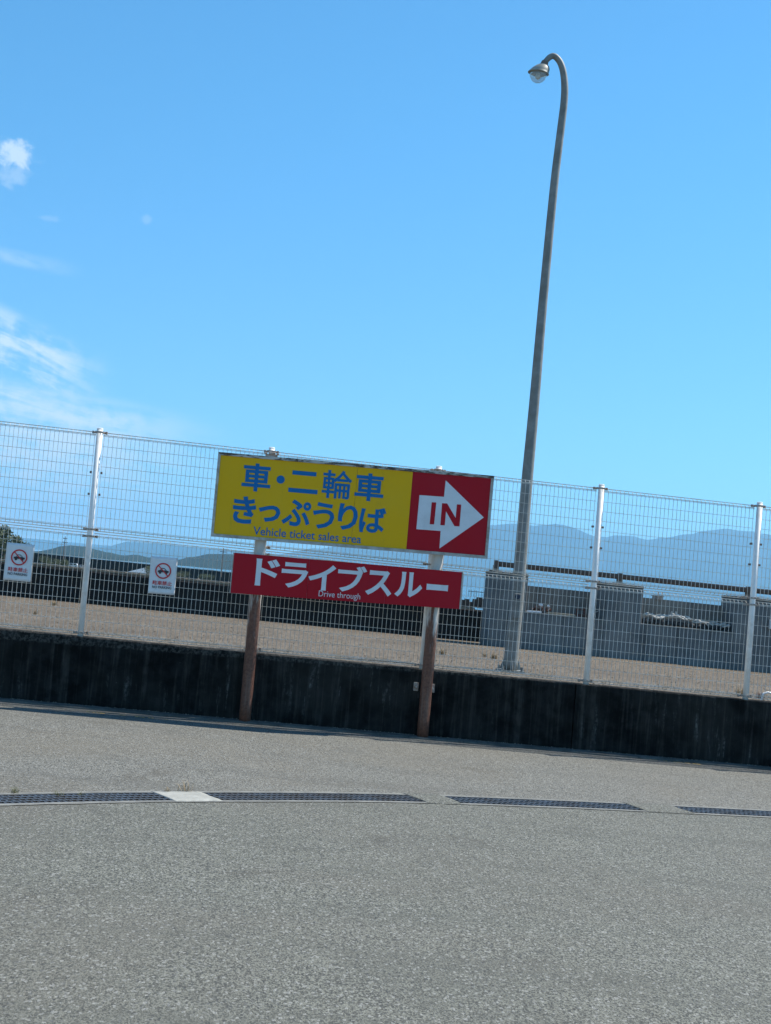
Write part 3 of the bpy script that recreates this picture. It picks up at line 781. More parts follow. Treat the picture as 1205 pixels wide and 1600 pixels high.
# ------------------------------------------------------------------ no parking notices tied to the fence
def notice(px, py, tilt, label):
    t_ = -.03; s, h = on_plane(px, py, t_)
    e = empty('notice', FP(s, t_, h), HEAD); e.rotation_euler = (0, tilt, HEAD); tag(e, label, 'notice', 'no parking notices on the fence')
    W2, H2 = .152, .212
    mb = MB(); nx, nz = 10, 14; vs = []
    for j in range(nz + 1):
        for i in range(nx + 1):
            x = -W2 + 2 * W2 * i / nx; z = -H2 + 2 * H2 * j / nz
            vs.append((x, .0045 * noise.noise(Vector((x * 11, z * 8, px))) - .004, z))
    fs = [(j * (nx + 1) + i, j * (nx + 1) + i + 1, (j + 1) * (nx + 1) + i + 1, (j + 1) * (nx + 1) + i) for j in range(nz) for i in range(nx)]
    o = mb.add(vs, fs).build('sheet', M_paper, e, smooth=True)
    sm = o.modifiers.new('thick', 'SOLIDIFY'); sm.thickness = .0012; sm.offset = 1
    YF = -.0125
    rg = MB(); n = 40; cz = .055; r0, r1 = .076, .091; vs = []
    for i in range(n):
        q_ = 2 * pi * i / n; vs += [(r0 * cos(q_), YF, cz + r0 * sin(q_)), (r1 * cos(q_), YF, cz + r1 * sin(q_))]
    rg.add(vs, [(2 * i, 2 * i + 1, 2 * ((i + 1) % n) + 1, 2 * ((i + 1) % n)) for i in range(n)])
    k = cos(pi / 4); a_, w_ = .08 * k, .0055 * k
    rg.add([(-a_ - w_, YF - .0008, cz + a_ - w_), (-a_ + w_, YF - .0008, cz + a_ + w_), (a_ + w_, YF - .0008, cz - a_ + w_), (a_ - w_, YF - .0008, cz - a_ - w_)], [(0, 1, 2, 3)])
    rg.build('prohibition_ring', M_print_red, e)
    cr = MB(); y_ = YF + .0006
    def tri(p): cr.add([(x, y_, cz + z) for x, z in p], [tuple(range(len(p)))])
    tri([(-.06, -.018), (.062, -.018), (.064, .0), (.04, .006), (-.035, .008), (-.06, .002)])
    tri([(-.035, .0085), (-.026, .0085), (-.017, .024), (-.02, .032)]); tri([(-.02, .032), (-.017, .0245), (.012, .0245), (.014, .032)]); tri([(.014, .032), (.012, .0245), (.028, .0085), (.04, .0065)])
    for q_ in (-.034, .036): tri([(q_ + .015 * cos(2 * pi * i / 12), -.022 + .015 * sin(2 * pi * i / 12)) for i in range(12)])
    cr.build('car_pictogram', M_print_blk, e)
    tx = MB(); letter(tx, '駐車禁止', 0, -.085, .22, .05, YF, .016); tx.build('lettering', M_print_red, e)
    tx = MB(); letter(tx, 'NO PARKING', 0, -.134, .215, .03, YF, .018); tx.build('lettering', M_print_blk, e)
    for xx in (-W2 + .012, W2 - .012):
        tp = MB(); tp.tube([(xx, -.008, H2 - .012), (xx + .01, .02, H2 + .004), (xx + .004, .034, H2 - .01)], .0025, 5); tp.build('cable_tie', M_white, e)
notice(29.5, 878.5, R(.6), 'sleeved no parking notice at the left edge of the fence, left of the first post')
notice(254.5, 899.5, R(-.4), 'sleeved no parking notice between the first fence post and the yellow sign')

# ------------------------------------------------------------------ street lamp
LT = 3.4
ls, lt = on_ground(797, 1049, .70)
lamp = empty('street_lamp', FP(ls, lt, .70), HEAD); tag(lamp, 'tall grey lamp post with curved top and glass globe on gravel', 'street lamp')
def LL(px, py):
    s, h = on_plane(px, py, lt); return (s - ls, h + KS * 0 - .70 - KS * (s - ls))
mpx = (Vector(LL(820, 700)) - Vector(LL(810, 700))).length / 10
axis_px = [(797, 1046, 11.6), (803, 985, 10.9), (807, 950, 10.5), (812, 893, 10.0), (822, 770, 9.2), (834, 640, 8.2), (846, 500, 7.3), (858, 370, 6.8), (867, 280, 6.5), (873, 230, 6.3), (878, 190, 6.1), (881.5, 160, 5.9), (882.5, 135, 5.7), (880.5, 114, 5.4), (876.5, 100, 5.1), (871, 91.5, 5.0), (865, 87.5, 4.8), (859, 89.5, 4.6), (853.5, 95, 4.4), (850, 100.5, 4.3)]
pts = [(LL(a, b)[0], 0, LL(a, b)[1]) for a, b, c in axis_px]
def smoothpath(pts, rs, n=5):
    op, orr = [], []
    for i in range(len(pts) - 1):
        p = [Vector(pts[max(i - 1, 0)]), Vector(pts[i]), Vector(pts[i + 1]), Vector(pts[min(i + 2, len(pts) - 1)])]
        for k in range(n):
            u = k / n
            op.append(.5 * ((2 * p[1]) + (p[2] - p[0]) * u + (2 * p[0] - 5 * p[1] + 4 * p[2] - p[3]) * u * u + (3 * p[1] - p[0] - 3 * p[2] + p[3]) * u ** 3)); orr.append(rs[i] + (rs[i + 1] - rs[i]) * u)
    op.append(Vector(pts[-1])); orr.append(rs[-1]); return op, orr
pp, rr = smoothpath(pts, [c * mpx * .97 for a, b, c in axis_px], 4)
MB().tube(pp, rr, 20).build('pole', M_galv, lamp, smooth=True)
bs = MB(); bs.box(-.17, .17, -.17, .17, 0, .02)
for q_ in range(4):
    an = q_ * pi / 2 + pi / 4; bs.tube([(.19 * cos(an), .19 * sin(an), .02), (.19 * cos(an), .19 * sin(an), .075)], .018, 6)
bs.build('base_plate', M_galv, lamp)
for q_ in range(4):
    an = q_ * pi / 2; c_, s_ = cos(an), sin(an); fb = MB()
    fb.poly([(c_ * .07 - s_ * .008, s_ * .07 + c_ * .008, .03), (c_ * .155 - s_ * .008, s_ * .155 + c_ * .008, .03), (c_ * .1 - s_ * .008, s_ * .1 + c_ * .008, .17)], (s_, -c_, 0), .016)
    fb.build('base_fin', M_galv, lamp, fix=True)
dr = MB(); x_, z_ = LL(806, 943); dr.box(x_ - .05, x_ + .05, -.118, -.07, z_ - .2, z_ + .14); soften(dr.build('access_door', M_galv, lamp), .006)
pb = MB(); px_, pz_ = LL(806, 932); pb.tube([(px_, -.124, pz_), (px_, -.1185, pz_)], .036, 14); pb.build('number_plate', worn('dark_blue_plate', (.02, .03, .06), (.04, .05, .08), .2, 20, .5), lamp)
# head: tilted housing (lathe-like shell) over a round glass bowl
cxh, czh = LL(841.5, 113)
hd = MB(); n = 24; prof_h = []
k_ = mpx
rows_ = [(-.02, 4.5, 23), (.0, 6, 22), (.3, 10, 18), (.6, 13.5, 11), (.8, 15.2, 4.5), (1, 15.8, 0), (1.02, 16.6, -1.5), (1.03, 15.4, -2.5)]
vs = []
for u_, r_, hh in rows_:
    # the housing leans towards the pole arm: upper rings shift right
    sh_ = 8.0 * max(0, hh) / 22
    for j in range(n):
        q_ = 2 * pi * j / n; vs.append((cxh + (r_ * cos(q_) + sh_ * .9) * k_, r_ * sin(q_) * k_ * .95, czh + (hh - 1.0) * .62 * k_ + cos(q_) * -1.2 * k_ * (1 if hh < 4 else .4)))
fs = [(i * n + j, i * n + (j + 1) % n, (i + 1) * n + (j + 1) % n, (i + 1) * n + j) for i in range(len(rows_) - 1) for j in range(n)]
fs.append(tuple(range(n))); fs.append(tuple((len(rows_) - 1) * n + j for j in range(n - 1, -1, -1)))
head = hd.add(vs, fs).build('lamp_head', M_head, lamp, smooth=True, fix=True)
cl_ = MB(); cl_.tube([LL(852, 97)[:1] + (0,) + LL(852, 97)[1:], LL(848.5, 103.5)[:1] + (0,) + LL(848.5, 103.5)[1:]], 5.6 * k_, 14); cl_.build('collar', M_clip, head)
gb = MB(); vs = []; m2 = 8
for i in range(m2 + 1):
    q1 = pi / 2 * i / m2
    for j in range(n):
        q_ = 2 * pi * j / n; vs.append((cxh + 13.4 * k_ * cos(q1) * cos(q_), 13.4 * k_ * cos(q1) * sin(q_), czh - 3.2 * k_ - 13.6 * k_ * sin(q1)))
fs = [(i * n + j, (i + 1) * n + j, (i + 1) * n + (j + 1) % n, i * n + (j + 1) % n) for i in range(m2) for j in range(n)]
g_ = gb.add(vs, fs).build('glass_bowl', M_glass, head, smooth=True)
g_.modifiers.new('thick', 'SOLIDIFY').thickness = .004
bb = MB(); bb.tube([(cxh, 0, czh - 2 * k_), (cxh, 0, czh - 5 * k_), (cxh, 0, czh - 8 * k_), (cxh, 0, czh - 11 * k_)], [3 * k_, 4 * k_, 5 * k_, 2 * k_], 12); bb.build('bulb', M_sheetw, head, smooth=True)

# ------------------------------------------------------------------ seawalls beyond the gravel
GZ = .70
tL = (Vector(on_ground(60, 938, GZ)).y + Vector(on_ground(390, 966, GZ)).y) / 2
sR0, tR = on_ground(764, 1008, GZ)
tR2 = on_ground(1130, 1046, GZ)[1]; tR = (tR + tR2) / 2
print('seawall t', tL, tR, sR0)
sw = empty('seawall', FP(0, tL, GZ), HEAD); tag(sw, 'long low black seawall behind the gravel, left of the lamp post', 'wall')
swh = on_plane(60, 884, tL)[1] - GZ
print('swh', swh, on_plane(723, 947, tL)[1] - GZ)
n = 120; vs = []; a_, b_ = -30, sR0 + .3
for i in range(n + 1):
    s = a_ + (b_ - a_) * i / n; jz = .012 * noise.noise(Vector((s * 1.7, 0, 0)))
    vs += [(s, 0, -.2), (s, .015, swh - .03 + jz), (s, .04, swh + jz), (s, .5, swh), (s, .5, -.2)]
fs = [(i * 5 + q_, (i + 1) * 5 + q_, (i + 1) * 5 + q_ + 1, i * 5 + q_ + 1) for i in range(n) for q_ in range(4)] + [(4, 3, 2, 1, 0), tuple(n * 5 + q_ for q_ in range(5))]
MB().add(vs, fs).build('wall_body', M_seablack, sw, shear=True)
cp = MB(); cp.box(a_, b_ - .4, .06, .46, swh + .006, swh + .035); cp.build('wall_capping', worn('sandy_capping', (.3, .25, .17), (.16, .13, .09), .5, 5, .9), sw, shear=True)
# right: wall with a bench ledge, a parapet behind and square piers carrying a pipe
hl = (on_plane(816, 956, tR)[1] + on_plane(1141, 989, tR)[1]) / 2 - GZ
tP = tR + .75
hp = (on_plane(870, 919, tP)[1] + on_plane(1071, 941, tP)[1]) / 2 - GZ
hpi = on_plane(795, 894, tR)[1] - GZ
print('ledge/parapet/pier', hl, hp, hpi)
pw = empty('pier_wall', FP(sR0, tR, GZ), HEAD); tag(pw, 'grey concrete harbour wall with square piers and a ledge behind the right fence', 'wall')
MB().box(.0, 30, .012, .8, -.2, hl - .012).build('wall_body', M_seawall, pw, shear=True)
lg = MB()
for k in range(15): lg.box(k * 2 + .003, k * 2 + 1.997, .004, .8, hl - .0115, hl + .012)
lg.build('ledge', M_parapet, pw, shear=True)
pr = MB(); pr.box(0, 30, tP - tR, tP - tR + .3, hl + .012, hp); pr.build('parapet', M_parapet, pw, shear=True)
piers = []
for xa, xb in ((764, 818), (940, 1000), (1146, 1202)):
    sa = on_plane(xa, 990, tR)[0] - sR0; sb = on_plane(xb, 1000, tR)[0] - sR0; piers.append((sa, sb))
piers[2] = (piers[2][0], piers[2][0] + piers[1][1] - piers[1][0])
dpi = piers[2][0] - piers[1][0]
for k in range(1, 5): piers.append((piers[2][0] + dpi * k, piers[2][1] + dpi * k))
for sa, sb in piers:
    o = MB().box(sa, sb, -.006, .85, -.2, hpi - .06).build('pier', M_seawall, pw, shear=True); soften(o, .012)
    o = MB().box(sa - .004, sb + .004, -.012, .86, hpi - .059, hpi).build('pier_cap', M_seawall, pw, shear=True); soften(o, .012)
# pipe rail on short stands
tq = tR + .4
pz0 = on_plane(800, 882, tq)[1] - GZ; pz1 = on_plane(1180, 924.5, tq)[1] - GZ
print('pipe', pz0, pz1)
rail = empty('pipe_rail', FP(sR0, tq, GZ), HEAD); tag(rail, 'thick brown pipe running along the top of the harbour wall piers', 'pipe')
zr = (pz0 + pz1) / 2; xs0 = on_plane(777, 880, tq)[0] - sR0
MB().tube([(xs0, 0, zr), (14, 0, zr), (29, 0, zr)], .055, 14).build('pipe', M_pipe, rail, smooth=True, shear=True)
for sa, sb in piers:
    c_ = (sa + sb) / 2; 
    if sa < .1: c_ = xs0 - .02
    mb = MB(); mb.box(c_ - .05, c_ + .05, -.06, .06, hpi + .002, zr - .03); mb.box(c_ - .12, c_ + .12, -.1, .1, hpi + .001, hpi + .02)
    mb.box(c_ - .035, c_ + .035, -.07, .07, zr - .03, zr + .07)
    mb.build('pipe_stand', M_pipe, rail, shear=True)
# bracket hanging over the parapet
s_, h_ = on_plane(1031, 932, tP); mb = MB(); mb.box(-.06, .06, -.05, .32, -.06, .015); mb.box(-.08, .08, -.06, .34, .016, .035)
for q_ in (-.04, .04): mb.tube([(q_, -.03, .035), (q_, -.03, .1)], .012, 6)
o = mb.build('steel_bracket', M_brkt); o.location = FP(s_, tP, GZ + hp + .045); o.rotation_euler = (0, 0, HEAD); tag(o, 'small rusty steel bracket sitting on the parapet beside the middle pier', 'bracket')

# things on the ledge
def ledge_at(px, py, dt=.2):
    s, _ = on_plane(px, py, tR + dt); return s
LZ = GZ + hl + .0125
# rope heap with dark fender under it
s0, s1 = ledge_at(1003, 975), ledge_at(1139, 985); e = empty('rope_heap', FP((s0 + s1) / 2, tR + .25, LZ), HEAD); tag(e, 'heap of pale rope over black rubber fender on the harbour wall ledge', 'rope')
Lr = s1 - s0
fd = MB(); k = 15
for i in range(k):
    x = -Lr / 2 + Lr * (i + .5) / k; r = .062 - .014 * i / k
    fd.tube([(x - Lr / k * .46, -.06, r), (x, -.06, r), (x + Lr / k * .46, -.06, r)], [r * .8, r, r * .8], 10)
fd.build('fender', M_rubber, e, smooth=True)
def hump(u): return .06 + .08 * math.exp(-((u + .12) / .2) ** 2) + .05 * math.exp(-((u + .42) / .08) ** 2) - .05 * max(0, u)
for j in range(5):
    pts = []; ph = random.uniform(0, 6)
    for i in range(60):
        u = i / 59 - .5
        pts.append((u * Lr * random.uniform(.985, 1.0), .0 + .07 * sin(u * 23 + ph) + random.uniform(-.01, .01) + .03 * (j - 2), .06 + hump(u) + .022 * sin(u * 41 + ph * 2) + .008 * j))
    MB().tube(pts, .016, 6).build('rope', M_rope, e, smooth=True)
for j in range(9):
    u = random.uniform(-.46, .48); cxr = u * Lr; pts = [(cxr + .05 * cos(q_ * .7) * (1 + .1 * random.random()), .02 + .1 * sin(q_ * .7), .075 + hump(u) + .012 * sin(q_ * 2)) for q_ in range(10)]
    MB().tube(pts, .014, 6).build('rope', M_rope, e, smooth=True)
for u in (-.17, -.12):
    mb = MB(); mb.tube([(u * Lr, 0, hump(u) + .03), (u * Lr + .02, 0, hump(u) + .17)], .02, 8); mb.build('rope_end', M_rope, e)
# cluster of mooring gear left of the middle post
s_ = ledge_at(844, 958, .3); e = empty('mooring_gear', FP(s_, tR + .3, LZ), HEAD); tag(e, 'small pile of rusty mooring gear with two pale floats behind the lamp post', 'mooring gear')
mb = MB()
for k in range(16):
    x = random.uniform(-.17, .2); r = random.uniform(.02, .05); a1 = random.uniform(0, 3)
    mb.tube([(x + r * cos(a1 + q_ * .8), random.uniform(-.06, .06), r + .02 + r * sin(a1 + q_ * .8) + random.uniform(0, .03)) for q_ in range(7)], .012, 5)
mb.build('rusty_chain', M_redpaint, e)
for x, z, r in ((.0, .16, .045), (.16, .15, .032)):
    mb = MB(); n_ = 10; vs = [(x + r * sin(pi * i / 8) * cos(2 * pi * j / n_), r * sin(pi * i / 8) * sin(2 * pi * j / n_), z + r * cos(pi * i / 8) * .8) for i in range(9) for j in range(n_)]
    mb.add(vs, [(i * n_ + j, (i + 1) * n_ + j, (i + 1) * n_ + (j + 1) % n_, i * n_ + (j + 1) % n_) for i in range(8) for j in range(n_)]); mb.build('float', M_sheetw, e, smooth=True)
mb = MB(); mb.box(-.12, .09, -.05, .08, 0, .06, .006); mb.box(-.08, .02, -.03, .05, .061, .12, .006); mb.build('gear_block', M_clip, e)
s_ = ledge_at(838, 962, .08); e = MB().box(-.2, .1, -.04, .06, 0, .03, .003).build('white_board', M_sheetw); e.location = FP(s_, tR + .1, LZ + .003); e.rotation_euler = (0, 0, HEAD); tag(e, 'short white board on the ledge in front of the mooring gear', 'board')
sa, sb = ledge_at(856, 960, .06), ledge_at(899, 966, .06); e = MB().box(0, sb - sa, -.05, .1, 0, .035, .003).build('timber_plank', M_wood); e.location = FP(sa, tR + .1, LZ + .003); e.rotation_euler = (0, R(KS * 57), HEAD); tag(e, 'pale weathered plank lying on the ledge left of the middle pier', 'plank')
s_ = ledge_at(909, 957, .3); e = empty('pipe_fitting', FP(s_, tR + .3, LZ), HEAD); tag(e, 'red brown pipe fitting beside the middle fence post on the ledge', 'pipe fitting')
mb = MB(); mb.box(-.14, .1, -.05, .05, 0, .06, .004); mb.tube([(-.1, 0, .06), (-.1, 0, .16)], .02, 8); mb.tube([(.05, 0, .06), (.05, 0, .2)], .025, 8); mb.tube([(-.1, 0, .15), (.05, 0, .15)], .018, 8); mb.build('fitting_body', M_redpaint, e)
s_ = ledge_at(932, 950, .3); mb = MB(); mb.tube([(0, 0, .02), (-.02, 0, .12), (.03, 0, .15), (.09, 0, .18), (.1, 0, .22)], .01, 6); e = mb.build('loose_rope', M_rope); e.location = FP(s_, tR + .3, LZ); e.rotation_euler = (0, 0, HEAD); tag(e, 'short loop of white rope sticking up just right of the middle fence post', 'rope')
# box at the far right pier and hose behind the last post
s_, t_ = on_ground(1200, 1100, GZ); mb = MB()
hs = [(-.04, 0, .0), (-.05, .0, .08), (-.03, .01, .16), (.03, .02, .18), (.1, .03, .17), (.2, .05, .15), (.34, .02, .02)]
mb.tube(hs, .013, 8); e = mb.build('white_hose', M_sheetw); e.location = FP(on_plane(1197, 1080, .35)[0], .35, GZ); e.rotation_euler = (0, 0, HEAD); tag(e, 'looped white hose on the gravel at the right edge behind the fence', 'hose')
s_, h_ = on_plane(1203, 975, tR); e = MB().box(-.03, .14, -.09, -.012, -.1, .09).build('switch_box', M_sheetw, None); e.location = FP(s_, tR - .006, h_); e.rotation_euler = (0, 0, HEAD); soften(e, .008); tag(e, 'small white box on the harbour wall at the right edge', 'box')

# ------------------------------------------------------------------ far left: headland, breakwater, sheds, trees
hl_ = MB(); vs = []; nx, ny = 60, 10
for j in range(ny + 1):
    for i in range(nx + 1):
        X = -160 + 172 * i / nx; Y = 70 + 420 * j / ny
        edge_ = min(1, max(0, (-6 - .10 * (Y - 70) * .3 - X) / 14 + 0)); vs.append((X * Y / 240, Y, SEA_Z - .7 + (1.5 + .5 * noise.noise(Vector((X * .05, Y * .02, 2)))) * (edge_ if 0 < j < ny else 0)))
hl_.add(vs, [(j * (nx + 1) + i, j * (nx + 1) + i + 1, (j + 1) * (nx + 1) + i + 1, (j + 1) * (nx + 1) + i) for j in range(ny) for i in range(nx)])
tag(hl_.build('headland', m_forest('scrub_ground', (.06, .07, .03), (.16, .13, .08), .12), smooth=True), kind='structure')
bw = empty('breakwater', hit_depth(205, 880, 250)); tag(bw, 'long dark breakwater below the wooded hills on the left', 'breakwater')
p0 = hit_depth(-300, 829, 250); p1 = hit_depth(366, 895, 250); off = bw.location
mb = MB(); n = 60; vs = []
for i in range(n + 1):
    u = i / n; X = p0.x + (p1.x - p0.x) * u - off.x; zt_ = (p0.z + (p1.z - p0.z) * u) - off.z; zz = SEA_Z - .5 - off.z
    vs += [(X, 0, zz), (X, 0, zt_ + .05 * noise.noise(Vector((X * .4, 0, 1)))), (X, 1.2, zt_), (X, 1.2, zz)]
mb.add(vs, [(i * 4 + q_, (i + 1) * 4 + q_, (i + 1) * 4 + q_ + 1, i * 4 + q_ + 1) for i in range(n) for q_ in range(3)] + [(n * 4, n * 4 + 1, n * 4 + 2, n * 4 + 3)]); mb.build('breakwater_wall', M_seablack, bw)

def blob_leaves(mb, c, rx, ry, rz_, n, size, seed):
    rnd = random.Random(seed)
    for i in range(n):
        while True:
            p = Vector((rnd.uniform(-1, 1), rnd.uniform(-1, 1), rnd.uniform(-1, 1)))
            if p.length < 1 and (p.length > .45 or rnd.random() < .3): break
        if noise.noise(Vector((p.x * 2.1, p.y * 2.1, p.z * 2.1)) + Vector((seed, 0, 0))) < -.12: continue
        q_ = Vector((c[0] + p.x * rx, c[1] + p.y * ry, c[2] + p.z * rz_)); a = Vector((rnd.gauss(0, 1), rnd.gauss(0, 1), rnd.gauss(0, 1))).normalized(); b = a.orthogonal().normalized(); s_ = size * rnd.uniform(.6, 1.4)
        mb.add([q_ + a * s_, q_ + b * s_ * .6, q_ - a * s_ * .8, q_ - b * s_ * .6], [(0, 1, 2, 3)])
def tree(px, py_top, py_base, Y, wpx, label, seed, name='shore_tree', group='trees on the far left shore'):
    top = hit_depth(px, py_top, Y); base = hit_depth(px, py_base, Y); H = top.z - base.z; Wd = wpx * Y / FPX / 2
    e = empty(name, base); tag(e, label, 'tree', group)
    MB().tube([(0, 0, -.6), (.03 * H, 0, H * .35), (.0, .02 * H, H * .75)], [.05 * H, .035 * H, .015 * H], 7).build('trunk', M_bark, e)
    mb = MB(); rnd = random.Random(seed)
    blob_leaves(mb, (0, 0, H * .6), Wd, Wd, H * .4, 900, H * .035, seed)
    for k in range(5): blob_leaves(mb, (rnd.uniform(-.6, .6) * Wd, rnd.uniform(-.6, .6) * Wd, H * rnd.uniform(.4, .85)), Wd * .45, Wd * .45, H * .2, 260, H * .032, seed + k)
    mb.build('crown', M_leaf, e)
tree(2, 820, 888, 170, 34, 'tallest dark tree at the left edge behind the notice', 11)
tree(-26, 812, 888, 165, 46, 'dark tree just outside the left edge', 19)
tree(22, 834, 888, 175, 26, 'dark tree right of the tallest one at the left edge', 12)
tree(38, 846, 887, 180, 26, 'low dark tree behind the left notice', 13)
tree(70, 868, 888, 160, 22, 'small round shrub tree just right of the left notice', 14)
tree(84, 872, 889, 150, 20, 'low bush left of the pale van on the far shore', 15)
tree(100, 873, 890, 150, 16, 'lowest bush beside the pale van on the far shore', 16)
tree(232, 884, 902, 140, 22, 'dark bush behind the second notice', 17)
tree(285, 892, 906, 140, 30, 'dark bush right of the second notice', 18)
tree(322, 896, 909, 140, 34, 'widest low bush left of the red board', 21)
# vans and shed, far beyond the wall
def van(px, py, Y, label, wpx):
    e = empty('parked_van', hit_depth(px, py, Y)); tag(e, label, 'van', 'vans on the far shore'); L = wpx * Y / FPX; h = L * .42
    b = MB(); b.add([(x, y_, z) for y_ in (0, L * .4) for x, z in ((-L / 2, .12 * h), (L / 2, .12 * h), (L / 2, .55 * h), (L * .38, h), (-L / 2, h))], [(0, 1, 2, 3, 4), (9, 8, 7, 6, 5)] + [(i, 5 + i, 5 + (i + 1) % 5, (i + 1) % 5) for i in range(5)])
    b.build('body', M_car, e, fix=True)
    for x in (-.36, .02): MB().box(x * L, (x + .3) * L, -.02, -.005, .56 * h, .88 * h).build('window', M_glassd, e)
    for x in (-.3, .3): MB().tube([(x * L, -.03, .15 * h), (x * L, .2, .15 * h)], .16 * h, 10).build('wheel', M_rubber, e)
van(114, 886, 150, 'pale parked van left of the first fence post, far beyond the black seawall', 14)
van(130, 888, 152, 'smaller pale van close to the first fence post, far beyond the seawall', 12)
e = empty('boat_shed', hit_depth(219, 902, 150)); tag(e, 'low shed with pale blue pitched roof left of the second notice', 'shed')
k = 150 / FPX
MB().box(-15 * k, 12 * k, 0, 3, -1.0, 7 * k).build('wall', M_wallp, e)
rf = MB(); rf.add([(-19 * k, -.3, 7.2 * k), (15 * k, -.3, 7.2 * k), (5 * k, 1.5, 15 * k), (1 * k, 1.5, 15 * k), (-19 * k, 3.3, 7.2 * k), (15 * k, 3.3, 7.2 * k)], [(0, 1, 2, 3), (5, 4, 3, 2), (1, 5, 2), (4, 0, 3), (0, 4, 5, 1)]); rf.build('roof', M_roof, e)
MB().box(-4 * k, 1 * k, -.03, -.004, -1, 4 * k).build('door', M_glassd, e)
def pole(px, ytop, ybase, Y, label, arms):
    b = hit_depth(px, ybase, Y); t_ = hit_depth(px, ytop, Y); H = t_.z - b.z; k = Y / FPX
    e = empty('utility_pole', b); tag(e, label, 'utility pole', 'utility poles on the far left shore')
    MB().tube([(0, 0, -.5), (0, 0, H)], [.8 * k, .6 * k], 8).build('pole', M_clip, e)
    for z, w_ in arms: MB().box(-w_ * k, w_ * k, -.06, .06, H - z * k - .5 * k, H - z * k + .5 * k).build('crossarm', M_clip, e)
pole(99, 838, 872, 230, 'utility pole left of the first fence post against the hill', [(3, 3.5), (9, 4.5)])
pole(346, 856, 897, 240, 'utility pole with wide crossarms left of the red board', [(2, 8), (6, 5)])
# fish pens / jetty out at sea
e = empty('sea_jetty', hit_depth(748, 925, 500)); tag(e, 'thin jetty on piles out at sea left of the lamp post', 'jetty'); k = 500 / FPX
MB().box(-16 * k, 14 * k, 0, 2, -.6 * k, .6 * k).build('deck', M_clip, e)
MB().box(-6 * k, 14 * k, 0, 2, -14 * k, -13 * k).build('upper_rail', M_clip, e) if False else None
for x in range(-15, 15, 4): MB().tube([(x * k, .5, -8 * k), (x * k, .5, 3 * k)], .35 * k, 5).build('pile', M_clip, e)
# rubble on the black seawall
rub = MB()
for i in range(420):
    s = random.uniform(-3, sR0 - .5); r = random.uniform(.01, .045) * (1.6 if sR0 - 1.2 < s else 1)
    c_ = FP(s, tL + random.uniform(.06, .4), GZ + swh + .03); rub.add([c_ + Vector((r * random.uniform(-1, 1), r * random.uniform(-1, 1), r * random.uniform(-.3, 1))) for _ in range(6)], [(0, 1, 2), (2, 3, 4), (4, 5, 0), (0, 2, 4), (1, 3, 5), (1, 2, 3), (3, 4, 5), (5, 0, 1)])
tag(rub.build('rubble', worn('rubble', (.16, .12, .09), (.06, .05, .04), .5, 10, .95)), kind='stuff')
# clutter at the end of the black wall
sa = on_plane(724, 946, tL)[0]
mb = MB()
for k in range(6): mb.box(k * .085, k * .085 + random.uniform(.05, .08), 0, .3, 0, random.uniform(.1, .24), .006)
e = mb.build('stacked_stones', worn('brown_stone', (.12, .085, .065), (.06, .05, .045), .5, 8, .95)); e.location = FP(sa, tL + .1, GZ + swh + .037); e.rotation_euler = (0, 0, HEAD); tag(e, 'row of brown stones on the black seawall beside the first pier', 'stones', None, 'stuff')

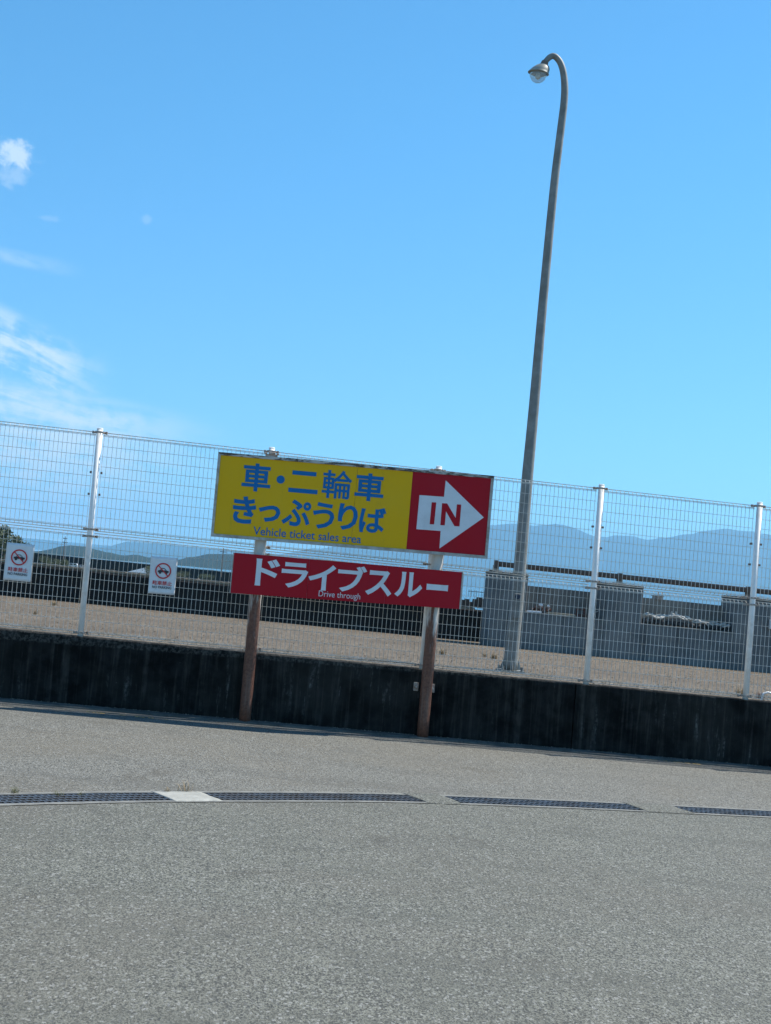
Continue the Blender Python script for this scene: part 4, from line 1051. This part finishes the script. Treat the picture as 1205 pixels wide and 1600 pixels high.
# ------------------------------------------------------------------ gravel stones and weeds
gs = MB()
for i in range(3000):
    s = random.uniform(-3, 11); t = .2 + 9 * random.random() ** 1.7; r = random.uniform(.004, .013)
    c_ = FP(s, t, GZ); gs.add([c_ + Vector((r * cos(q_ * 2.1 + i), r * sin(q_ * 2.1 + i), 0)) for q_ in range(3)] + [c_ + Vector((0, 0, r * 1.1))], [(0, 1, 3), (1, 2, 3), (2, 0, 3)])
tag(gs.build('gravel_stones', M_gravel), kind='stuff')
def weed(s, t, h, size, n, mt, label, seed, group='weeds'):
    rnd = random.Random(seed); e = empty('weed', FP(s, t, h)); tag(e, label, 'weed', group); mb = MB()
    for i in range(n):
        a = rnd.uniform(0, 2 * pi); ln_ = size * rnd.uniform(.5, 1.1); sp = rnd.uniform(.1, .9); wd = size * .018
        p0 = Vector((rnd.gauss(0, size * .25), rnd.gauss(0, size * .25), 0)); d = Vector((cos(a) * sp, sin(a) * sp, 1)).normalized(); sd_ = Vector((-sin(a), cos(a), 0)) * wd
        p1 = p0 + d * ln_ * .6; p2 = p1 + Vector((d.x * 1.6, d.y * 1.6, d.z * .5)).normalized() * ln_ * .4
        mb.add([p0 - sd_, p0 + sd_, p1 + sd_ * .8, p1 - sd_ * .8, p2], [(0, 1, 2, 3), (3, 2, 4)])
    mb.build('blades', mt, e)
def weed_px(px, py, h, *a): s, t = on_ground(px, py, h); weed(s, t, h, *a)
weed_px(23, 1239, .004, .06, 60, M_green, 'small green weed above the drain at the left edge', 31, 'weeds along the drain')
weed_px(287, 1236, .004, .11, 34, M_dry, 'dry straw tuft at the pale drain slab', 32, 'weeds along the drain')
weed_px(262, 1237, .004, .05, 40, M_dry, 'tiny dry tuft left of the straw tuft at the slab', 33, 'weeds along the drain')
weed_px(91, 1247, -.02, .07, 60, M_green, 'green weed growing through the left drain grate', 34, 'weeds along the drain')
weed_px(126, 1247, -.02, .06, 50, M_green, 'yellow green weed in the left drain grate, right of the other', 35, 'weeds along the drain')
weed_px(772, 1029, GZ, .12, 120, M_dry, 'dry weeds left of the lamp post foot', 36, 'weeds on the gravel')
weed_px(758, 1026, GZ, .09, 80, M_dry, 'low dry weeds farther left of the lamp post foot', 37, 'weeds on the gravel')
weed_px(1157, 1086, GZ, .13, 110, M_dry, 'dry rusty weeds left of the last fence post', 38, 'weeds on the gravel')
weed_px(1187, 1092, GZ, .12, 130, M_redpaint, 'dead red brown weeds right of the last fence post', 39, 'weeds on the gravel')
weed_px(85, 946, GZ, .13, 80, M_dry, 'orange dry weeds at the foot of the black seawall left of the first post', 40, 'weeds on the gravel')
weed_px(55, 960, GZ, .1, 60, M_dry, 'orange dry weeds on the gravel below the left notice', 41, 'weeds on the gravel')
weed_px(690, 1023, GZ, .14, 90, M_dry, 'dry weeds right of the right sign post', 42, 'weeds on the gravel')
weed_px(672, 1052, GZ, .05, 40, M_dry, 'tiny dry weeds by the hidden post at the right sign post', 43, 'weeds on the gravel')

bpy.data.objects.remove(_fo)
